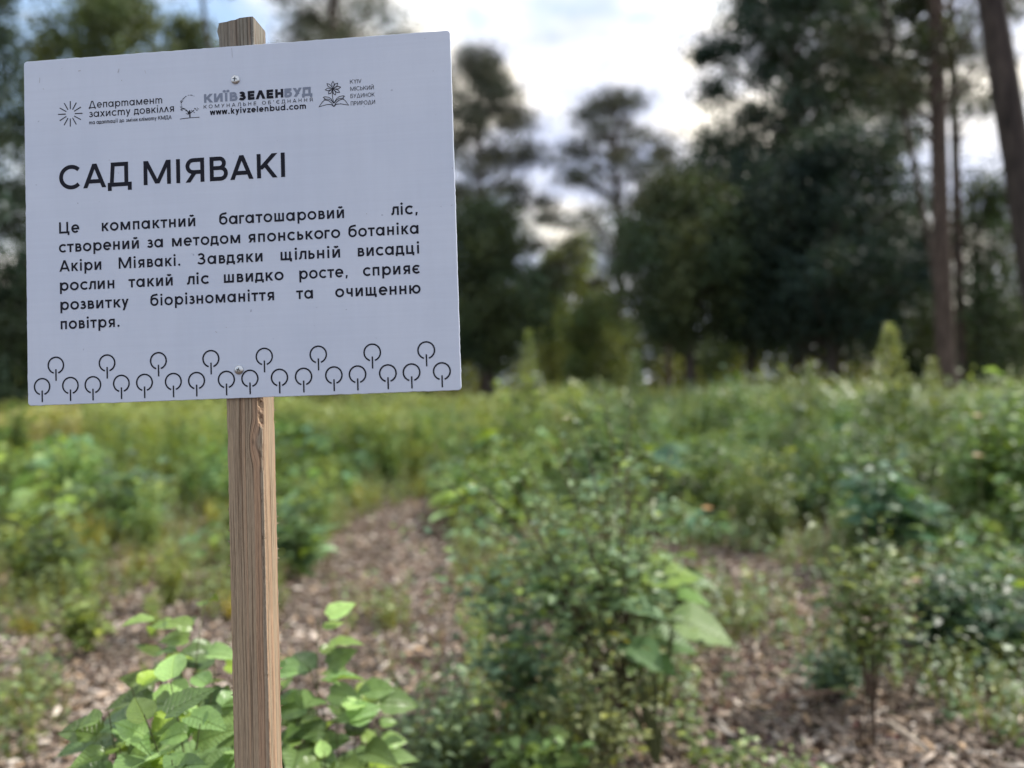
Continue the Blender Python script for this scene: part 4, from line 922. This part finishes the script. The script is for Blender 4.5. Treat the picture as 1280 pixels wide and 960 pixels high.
# low ground cover between the plants and the far field
def cover():
    n = 42000; y = 3.6 + 11 * rs.rand(n) ** 1.0; x = rs.uniform(-.74, .74, n) * y
    keep = np.array([(not bare(a, b) or r_ < .03) and (b > 8.5 or math.sin(a * 2.3 + 1) * math.sin(b * 1.9) + math.sin(a * 5.1 + b * 2) * .5 > .12 - (b - 8) * .35) for a, b, r_ in zip(x, y, rs.rand(n))]); x, y = x[keep], y[keep]; n = len(x)
    z = gz(x, y) + rs.rand(n) * .16; a = rs.rand(n) * 6.28; mats = []; cols = []
    for i in range(n):
        s_ = rnd.uniform(.03, .085); mats.append(np.array(frame((math.cos(a[i]), math.sin(a[i]), rnd.uniform(-.1, 1.6)), (rnd.uniform(-.4, .4), -.3, 1))) * s_)
        cols.append(jcol((1.4, 1.45, 1.0), .3) if x[i] < .05 * y[i] else jcol((.85, 1.0, .85), .3))  # lighter cover on the left, sunlight put into the colour
    mb = MB(); mb.batch(T_DIAMOND[0], T_DIAMOND[1], np.array(mats), np.stack([x, y, z], 1), np.array(cols))
    tag(mb.build('ground_cover', M_leaf), 'low mixed weeds covering the soil between the young plants', 'ground cover', kind='stuff')
    # thin upright wisps of grass and seedlings that half hide the chips
    n = 8000; y = 2.5 + 6.5 * rs.rand(n); x = rs.uniform(-.72, .72, n) * y; pp, mm, cc = [], [], []; bm_, bp_, bc_ = [], [], []
    for a_, b_ in zip(x, y):
        f = math.sin(a_ * 3.1 + 1.3) * math.sin(b_ * 2.7) + .5 * math.sin(a_ * 7 + b_ * 3)
        if bare(a_, b_, True) and not (b_ < 4.4 and f > (.15 if a_ > -.2 else .9)) and rnd.random() > .03: continue
        if f < -.45: continue
        h = rnd.uniform(.08, .30) * (.7 + .06 * b_); g_ = float(gz(a_, b_)); lx, ly = rnd.uniform(-.3, .3), rnd.uniform(-.3, .3); c0 = jc2((1.0, 1.1, .9) if a_ > 0 else (1.1, 1.12, .85))
        for q in range(3): t = rnd.uniform(0, 6.28); bm_.append(np.array(frame((lx + .35 * math.cos(t), ly + .35 * math.sin(t), 1), (math.cos(t), math.sin(t), .1))) @ np.diag([.005, h, h])); bp_.append((a_, b_, g_)); bc_.append(c0)
        for q in range(rnd.randint(4, 9)):
            t = rnd.uniform(.15, 1.0); a2 = rnd.uniform(0, 6.28); pp.append((a_ + lx * h * t, b_ + ly * h * t, g_ + h * t)); mm.append(np.array(frame((math.cos(a2), math.sin(a2), rnd.uniform(-.2, .9)), (rnd.uniform(-.4, .4), -.5, 1))) * rnd.uniform(.018, .048)); cc.append(jcol(c0))
    mb = MB(); mb.batch(T_BLADE[0], T_BLADE[1], np.array(bm_), np.array(bp_), np.array(bc_), 1); mb.batch(T_DIAMOND[0], T_DIAMOND[1], np.array(mm), np.array(pp), np.array(cc), 0)
    tag(mb.build('grass_wisps', [M_leaf, M_grass]), 'thin grass and tiny seedlings sprinkled over the wood chips', 'grass', kind='stuff')
    n = 70000; y = 14.5 + 45 * rs.rand(n) ** 1.3; x = rs.uniform(-.76, .76, n) * y; z = rs.rand(n) ** .7 * (.80 + .22 * np.sin(x * 1.3) + .2 * np.sin(y * .9 + x) + .18 * np.sin(x * 3.1 + y)) + rs.rand(n) * .05; z *= np.where(y > 20, np.clip(1.0 - (y - 20) * .02, .45, 1), 1); a = rs.rand(n) * 6.28; mats = []; cols = []
    for i in range(n):
        s_ = rnd.uniform(.07, .17) * (1 + y[i] / 60); mats.append(np.array(frame((math.cos(a[i]), math.sin(a[i]), rnd.uniform(-.1, 1.6)), (rnd.uniform(-.4, .4), -.3, 1))) * s_)
        lf_ = x[i] < .1 * y[i]; tan_ = x[i] < -.56 * y[i] and y[i] < 24; cols.append(jc2((2.4, 1.75, 1.2)) if tan_ else (jc2((2.0, 1.65, .75)) if y[i] > 32 else jc2((1.85, 1.7, .95) if lf_ else (1.15, 1.2, .9))))  # lighter left side and yellowed far dry grass: sunlight put into the colour
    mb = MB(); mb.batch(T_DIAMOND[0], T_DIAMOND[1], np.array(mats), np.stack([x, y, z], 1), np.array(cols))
    tag(mb.build('meadow', M_leaf), 'far weedy meadow reaching back to the trees', 'meadow', kind='stuff')
cover()

# ------------------------------------------------------------------ wood-chip mulch
def chips():
    box = np.array([(-1, -1, -1), (1, -1, -1), (1, 1, -1), (-1, 1, -1), (-.8, -1, 1), (1.1, -.9, 1), (.85, 1, 1), (-1.05, .8, 1)], float) * .5
    F = [(0, 3, 2, 1), (4, 5, 6, 7), (0, 1, 5, 4), (1, 2, 6, 5), (2, 3, 7, 6), (3, 0, 4, 7)]
    n = 85000; y = 2.0 + 7.5 * rs.rand(n) ** 1.25; x = rs.uniform(-.74, .74, n) * (y + .2); z = gz(x, y) + rs.rand(n) ** 1.5 * .035
    Ln_ = np.clip(np.exp(rs.normal(math.log(.0235), .55, n)), .006, .075); Wd = np.minimum(Ln_ * rs.uniform(.22, .6, n), .024); Th = rs.uniform(.002, .007, n)
    az, tx, ty = rs.rand(n) * 6.283, rs.normal(0, .32, n), rs.normal(0, .32, n)
    ca, sa = np.cos(az), np.sin(az); Rz = np.zeros((n, 3, 3)); Rz[:, 0, 0] = ca; Rz[:, 0, 1] = -sa; Rz[:, 1, 0] = sa; Rz[:, 1, 1] = ca; Rz[:, 2, 2] = 1
    Rx_ = np.zeros((n, 3, 3)); Rx_[:, 0, 0] = 1; Rx_[:, 1, 1] = np.cos(tx); Rx_[:, 1, 2] = -np.sin(tx); Rx_[:, 2, 1] = np.sin(tx); Rx_[:, 2, 2] = np.cos(tx)
    Ry = np.zeros((n, 3, 3)); Ry[:, 1, 1] = 1; Ry[:, 0, 0] = np.cos(ty); Ry[:, 0, 2] = np.sin(ty); Ry[:, 2, 0] = -np.sin(ty); Ry[:, 2, 2] = np.cos(ty)
    M_ = Rz @ Rx_ @ Ry; S = np.zeros((n, 3, 3)); S[:, 0, 0] = Ln_; S[:, 1, 1] = Wd; S[:, 2, 2] = Th
    pal = np.array([(.32, .26, .215), (.22, .175, .15), (.44, .39, .355), (.11, .085, .07), (.60, .56, .53), (.29, .265, .25), (.38, .28, .19)])
    c = pal[rs.choice(7, n, p=[.22, .20, .16, .18, .07, .11, .06])] * np.array([[1.06, 1.0, .92]]) * rs.uniform(.7, 1.25, (n, 1)) * (1 + .28 * np.sin(x * 4.1 + 1.5 * np.sin(y * 3.3)) * np.sin(y * 5.2 + np.sin(x * 2.7)))[:, None]
    mb = MB(); mb.batch(box, F, M_ @ S, np.stack([x, y, z], 1), c)
    tag(mb.build('wood_chip_mulch', M_chip), 'grey-brown wood-chip mulch covering the soil between the plants', 'mulch', kind='stuff')
chips()
def stick(label, a, b, r_, col):
    a, b = Vector(a), Vector(b); o = empty('stick', a, label, 'stick'); mb = MB()
    tube(mb, curve_pts((0, 0, 0), b - a, (0, 0, .008), 7), [r_, r_ * 1.05, r_, r_ * .95, r_ * .9, r_ * .8, r_ * .6], 6, 0, col, .12); mb.build('shaft', M_chip, o)
    mb = MB(); m_ = (b - a) * .6; tube(mb, curve_pts(m_, m_ + Vector((.03, .02, .012)), (0, 0, 0), 3), [r_ * .5, r_ * .4, r_ * .2], 5, 0, col); mb.build('side_twig', M_chip, o)
stick('pale split stick lying on the chips right of the dead stems', G(1100, 2.72) + Vector((0, 0, .03)), G(1150, 2.5) + Vector((0, 0, .03)), .009, (.50, .42, .34))
stick('long brown twig lying on the chips lower right of the seedling', G(980, 2.95) + Vector((0, 0, .03)), G(1065, 3.0) + Vector((0, 0, .03)), .006, (.30, .2, .15))
stick('short grey stick among chips below the tall shrub', G(700, 2.55) + Vector((0, 0, .03)), G(745, 2.75) + Vector((0, 0, .03)), .008, (.42, .38, .35))

# a few pale blossoms and dry leaves that catch the light
for (px, py, d, lab, c) in ((708, 522, 5.5, 'whitish blossom above the tall shrub near the horizon', (1, 1, 1)), (1222, 520, 5.6, 'pinkish-white blossom on the right under the big trunk', (1.1, .95, .9)), (1222, 570, 5.2, 'cream dry flower head on the right below the pinkish blossom', (.9, .75, .5)), (884, 636, 4.6, 'tan dry flower head right of the tall shrub', (.8, .55, .3)), (1142, 725, 4.4, 'large pale dry flower head over the dark bush', (1, .85, .75))):
    p = P(px, py, d); b_ = G(px, d); o = empty('blossom', b_, lab, 'flower'); mb = MB(); h = p - b_; tube(mb, curve_pts((0, 0, 0), h, (.02, 0, 0), 5), [.004, .004, .003, .003, .002], 5); mb.build('stem', M_stem, o, True)
    for k in range(9):
        a = k * .698; q = bpy.data.objects.new('petal', SMALLS[0]); mm = frame((math.cos(a), math.sin(a) * .8 - .3, .35), (0, -.6, 1)).to_4x4() @ Matrix.Diagonal((.035, .035, .035, 1)); mm.translation = h; q.matrix_local = mm
        q.material_slots[0].link = 'OBJECT'; q.material_slots[0].material = M_petal; q.color = (*c, 1); link(q, o)

# ------------------------------------------------------------------ trees
def tree(name, label, x, y, H, r, zc, env, clumps, clump_r, nleaf, lsize, col, leafmat, barkmat, lean=(0, 0), flat=1.0, group=None, seed=0, top_r=.25, cat='tree', needle=False, limb_every=1):
    r_ = random.Random(seed * 7 + 3); q = np.random.RandomState(seed + 50)
    root = empty(name, (x, y, 0), label, cat, group)
    def ax(z): t = z / H; return Vector((lean[0] * t + .12 * math.sin(t * 5 + seed) * r, lean[1] * t, z))
    mb = MB(); n = 16; tube(mb, [ax(-.2 + (H * .97) * i / (n - 1)) for i in range(n)], [r * ((1.35 if i == 0 else 1) - (1 - top_r) * i / (n - 1)) for i in range(n)], 10, 0, (1, 1, 1), .06); mb.build('trunk', barkmat, root, True)
    cs = []; lb = MB()
    for k in range(clumps):
        s_ = (k + r_.random()) / clumps; rad = env(s_) * (r_.random() ** .55); a = r_.uniform(0, 6.28); z = zc + (H - zc) * s_
        c = ax(z) + Vector((rad * math.cos(a), rad * math.sin(a), 0)); cs.append((c, r_.uniform(.65, 1.3) * clump_r, jr(r_, col)))
        if k % limb_every == 0: st0 = ax(max(zc * .6, z - rad * .6 - .3)); tube(lb, curve_pts(st0, c, (0, 0, -rad * .08), 5), [max(.02, r * .22 * (1 - .2 * i)) * (1.1 - .5 * s_) for i in range(5)], 4)
    if lb.n: tag(lb.build('limbs', barkmat, root, True), kind='stuff')
    per = max(3, nleaf // max(1, clumps)); PP, CC = [], []
    for c, cr_, cc in cs:
        g = q.normal(0, .5, (per, 3)) * cr_; g[:, 2] *= flat; PP.append(g + np.array(c)); CC.append(np.array(cc) * q.uniform(.6, 1.45, (per, 1)))
    PP, CC = np.concatenate(PP), np.concatenate(CC); n = len(PP)
    # random orientations
    A = q.normal(size=(n, 3)); A /= np.linalg.norm(A, axis=1)[:, None]; B = np.cross(A, q.normal(size=(n, 3))); B /= np.linalg.norm(B, axis=1)[:, None]; Cc = np.cross(A, B)
    sz = lsize * q.uniform(.6, 1.4, n); wf = .28 if needle else 1.0
    Mx = np.stack([B * (sz * wf)[:, None], A * sz[:, None], Cc * sz[:, None]], 2)
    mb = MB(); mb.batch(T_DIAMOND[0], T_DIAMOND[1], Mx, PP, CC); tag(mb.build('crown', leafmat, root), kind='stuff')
    return root
def jr(r_, b):
    k = r_.uniform(.65, 1.35); h = r_.uniform(-.12, .18); return (b[0] * k * (1 + h), b[1] * k, b[2] * k * (1 - h))
dome = lambda w_: (lambda s: w_ * math.sqrt(max(.03, 1 - (2 * s - .85) ** 2 / 1.35)))
cone = lambda w_: (lambda s: w_ * (1.05 - s) ** .8)
egg = lambda w_: (lambda s: w_ * (math.sin(math.pi * min(1, s * .82 + .14)) ** .7))
X = lambda px, d: P(px, 480, d).x
ZH = lambda py, d: P(640, py, d).z
DK, MD, LT = (.80, .95, 1.1), (1.2, 1.25, .9), (3.6, 3.2, 1.6)
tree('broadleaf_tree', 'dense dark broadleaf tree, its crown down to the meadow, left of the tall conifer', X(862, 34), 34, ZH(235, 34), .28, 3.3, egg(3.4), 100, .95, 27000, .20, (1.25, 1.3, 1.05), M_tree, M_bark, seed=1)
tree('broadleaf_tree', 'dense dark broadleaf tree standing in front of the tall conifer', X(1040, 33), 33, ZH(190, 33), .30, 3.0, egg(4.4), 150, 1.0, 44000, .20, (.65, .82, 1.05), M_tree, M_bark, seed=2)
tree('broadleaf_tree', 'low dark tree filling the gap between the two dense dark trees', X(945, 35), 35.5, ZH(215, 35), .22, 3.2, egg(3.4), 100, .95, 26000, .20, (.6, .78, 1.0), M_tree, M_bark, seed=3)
tree('tall_conifer', 'very tall dark conifer whose top leaves the picture right of centre', X(1000, 42), 42, 29, .42, 5, (lambda s: 7.2 * (1.05 - s) ** .42), 330, 1.15, 80000, .26, (.75, .9, 1.0), M_tree, M_bark, seed=4, flat=.6)
tree('pine_tree', 'pine with open flat-topped crown against the sky in the middle', X(776, 52), 52, ZH(122, 52), .30, 8, (lambda s: 6.4 * (1.02 - s) ** .5), 110, 1.25, 28000, .36, (1.0, 1.0, 1.1), M_needle, M_pinebark, seed=5, flat=.45, needle=True)
tree('pine_tree', 'pine with ragged crown rising behind the right edge of the sign', X(605, 50), 50, ZH(66, 50), .32, 7.5, (lambda s: 6.2 * (1.02 - s) ** .55), 125, 1.25, 40000, .36, (1.0, 1.0, 1.05), M_needle, M_pinebark, seed=6, flat=.5, needle=True)
tree('pine_tree', 'distant pine low in the sky gap left of the dark trees', X(835, 58), 58, ZH(190, 58), .26, 7, (lambda s: 3.6 * (1.02 - s) ** .6), 40, 1.2, 8000, .36, (1.0, 1.0, 1.05), M_needle, M_pinebark, seed=26, flat=.5, needle=True)
tree('broadleaf_tree', 'dark bushy tree low behind the right edge of the sign', X(612, 36), 36, ZH(262, 36), .24, 2.6, egg(3.1), 90, .9, 25000, .20, (1.15, 1.25, 1.0), M_tree, M_bark, seed=7)
tree('young_sunlit_tree', 'light yellow-green tree far back in the gap right of the sign', X(722, 60), 60, ZH(300, 60), .16, 1.0, egg(3.2), 60, .95, 13000, .24, (1.5, 1.4, .9), M_leaf, M_bark, seed=8)  # brighter leaves here and on the next two trees: sunlight put into the colour
tree('young_sunlit_tree', 'smaller light green tree far back beside the yellow-green one', X(690, 56), 56, ZH(320, 56), .14, 1.0, egg(2.3), 40, .85, 8000, .22, (1.2, 1.2, .85), M_leaf, M_bark, seed=9)
tree('broadleaf_tree', 'grey-green leafy tree hiding the foot of the middle pine', X(752, 48), 48, ZH(375, 48), .14, .4, egg(2.2), 55, .9, 11000, .22, (.85, .9, .75), M_leaf, M_bark, seed=27)
tree('pine_tree', 'tall straight pine trunk with reddish bark right of the dark trees', X(1184, 24), 24, 24, .29, 9.5, dome(3.6), 46, .95, 9000, .30, (1.0, 1.05, 1.0), M_needle, M_pinebark, lean=(-.2, 0), seed=10, flat=.5, top_r=.55, needle=True)
tree('pine_tree', 'slimmer pine trunk just right of the reddish one', X(1204, 30), 30, 25, .20, 11, dome(3.2), 40, .9, 8000, .32, (.95, 1, .95), M_needle, M_pinebark, lean=(-.3, 0), seed=11, flat=.5, top_r=.5, needle=True)
tree('leaning_tree', 'thin dark trunk leaning left in front of the reddish pine trunk', X(1190, 26), 25.5, 17, .12, 10.5, dome(2.2), 26, .8, 4200, .22, (.9, 1.0, .9), M_tree, M_bark, lean=(-2.9, 0), seed=12, top_r=.5)
tree('big_trunk_tree', 'thick dark trunk leaning left at the right edge with tufts of leaves on it', X(1322, 15), 15, 22, .30, 12, dome(3.5), 40, 1.0, 5000, .2, MD, M_tree, M_darkbark, lean=(-3.0, 0), seed=13, top_r=.55)
tree('broadleaf_tree', 'mid-green leafy tree behind the trunks at the right edge', X(1245, 30), 31, ZH(235, 30), .2, .8, egg(2.7), 70, .9, 14000, .18, (1.0, 1.1, .85), M_tree, M_bark, seed=14)
tree('broadleaf_tree', 'dark tree low behind the leaning thin trunk', X(1160, 38), 39, ZH(330, 38), .2, .8, egg(2.6), 50, .9, 12000, .2, (.8, .95, .9), M_tree, M_bark, seed=15)
tree('broadleaf_tree', 'dark leafy tree cut by the left edge of the picture', X(-25, 30), 30, ZH(-60, 30), .26, .8, egg(3.0), 130, .95, 32000, .20, (.85, 1.0, .95), M_tree, M_bark, seed=16)
tree('broadleaf_tree', 'sunlit green tree showing above the upper left corner of the sign', X(150, 44), 44, 25, .32, 5, egg(5.4), 170, 1.2, 42000, .26, (1.7, 1.65, 1.0), M_tree, M_bark, seed=17)  # sunlight put into the brighter crown colour, here and on the next tree
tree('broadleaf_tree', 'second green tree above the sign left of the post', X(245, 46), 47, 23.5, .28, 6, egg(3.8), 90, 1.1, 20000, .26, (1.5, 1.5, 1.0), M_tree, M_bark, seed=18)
tree('pine_tree', 'dark pine crown showing above the middle of the sign', X(425, 35), 35, 23, .28, 13, dome(3.8), 80, 1.1, 24000, .30, (1.2, 1.2, 1.2), M_needle, M_pinebark, seed=19, flat=.45, needle=True)
tree('leaning_tree', 'thin bare trunk leaning behind the top of the post', X(330, 32), 32, 22, .13, 18, dome(1.5), 10, .7, 1500, .25, MD, M_tree, M_bark, lean=(-2.8, 0), seed=20, top_r=.5)
for i, (px, d, top, lab) in enumerate(((60, 33, 330, 'dark low tree hidden mostly by the left part of the sign'), (480, 38, 300, 'dark low tree behind the right part of the sign'), (330, 36, 320, 'dark low tree behind the sign and its post'), (200, 35, 300, 'dark low tree behind the left middle of the sign'))):
    tree('broadleaf_tree', lab, X(px, d), d, ZH(top, d), .22, .8, egg(3.2), 50, 1.0, 10000, .24, (.85, 1.0, .9), M_tree, M_bark, seed=30 + i)
# unseen trees added out of the frame on the right to shade the foreground
for i, (x, y, H, w_) in enumerate(((24, 12, 20, 3.6), (29, 19, 22, 4.0))):
    tree('added_shade_tree', ('leafy tree beyond the right edge, %s' % ('beside the big trunk', 'farther back by the pines')[i]), x, y, H, .3, 3, egg(w_), 60, 1.2, 9000, .32, (1, 1.1, .9), M_tree, M_bark, seed=40 + i)

def far_wood():
    n = 90000; y = rs.uniform(72, 90, n); x = rs.uniform(-75, 75, n)
    top = 9 + 2.2 * np.sin(x * .21 + 1) + 1.6 * np.sin(x * .53) + 1.1 * np.sin(x * 1.3 + 2); z = rs.rand(n) ** .8 * top; a = rs.normal(size=(n, 3)); a /= np.linalg.norm(a, axis=1)[:, None]
    b = np.cross(a, rs.normal(size=(n, 3))); b /= np.linalg.norm(b, axis=1)[:, None]; c = np.cross(a, b); s_ = rs.uniform(.35, .8, n)[:, None]
    k = (1 + .35 * np.sin(x * .35) + .2 * np.sin(x * .9))[:, None]; col = np.array([[1.5, 1.5, .9]]) * k * rs.uniform(.6, 1.4, (n, 1)); low = (z < 2.6 + 1.5 * np.sin(x * .9)) ; col = np.where(low[:, None], np.array([[4.6, 3.6, 1.3]]) * rs.uniform(.7, 1.3, (n, 1)), col)  # low foliage bright yellow: sunlit undergrowth put into the colour
    mb = MB(); mb.batch(T_DIAMOND[0], T_DIAMOND[1], np.stack([b * s_, a * s_, c * s_], 2), np.stack([x, y, z], 1), col)
    for i in range(70):
        px = rnd.uniform(-70, 70); tube(mb, [(px, 80, -.2), (px, 80, 4), (px, 80, 8)], [.2, .17, .1], 5, 1)
    tag(mb.build('far_woodland', [M_tree, M_bark]), 'far belt of woodland closing the view behind the single trees', 'woodland', kind='stuff')
far_wood()
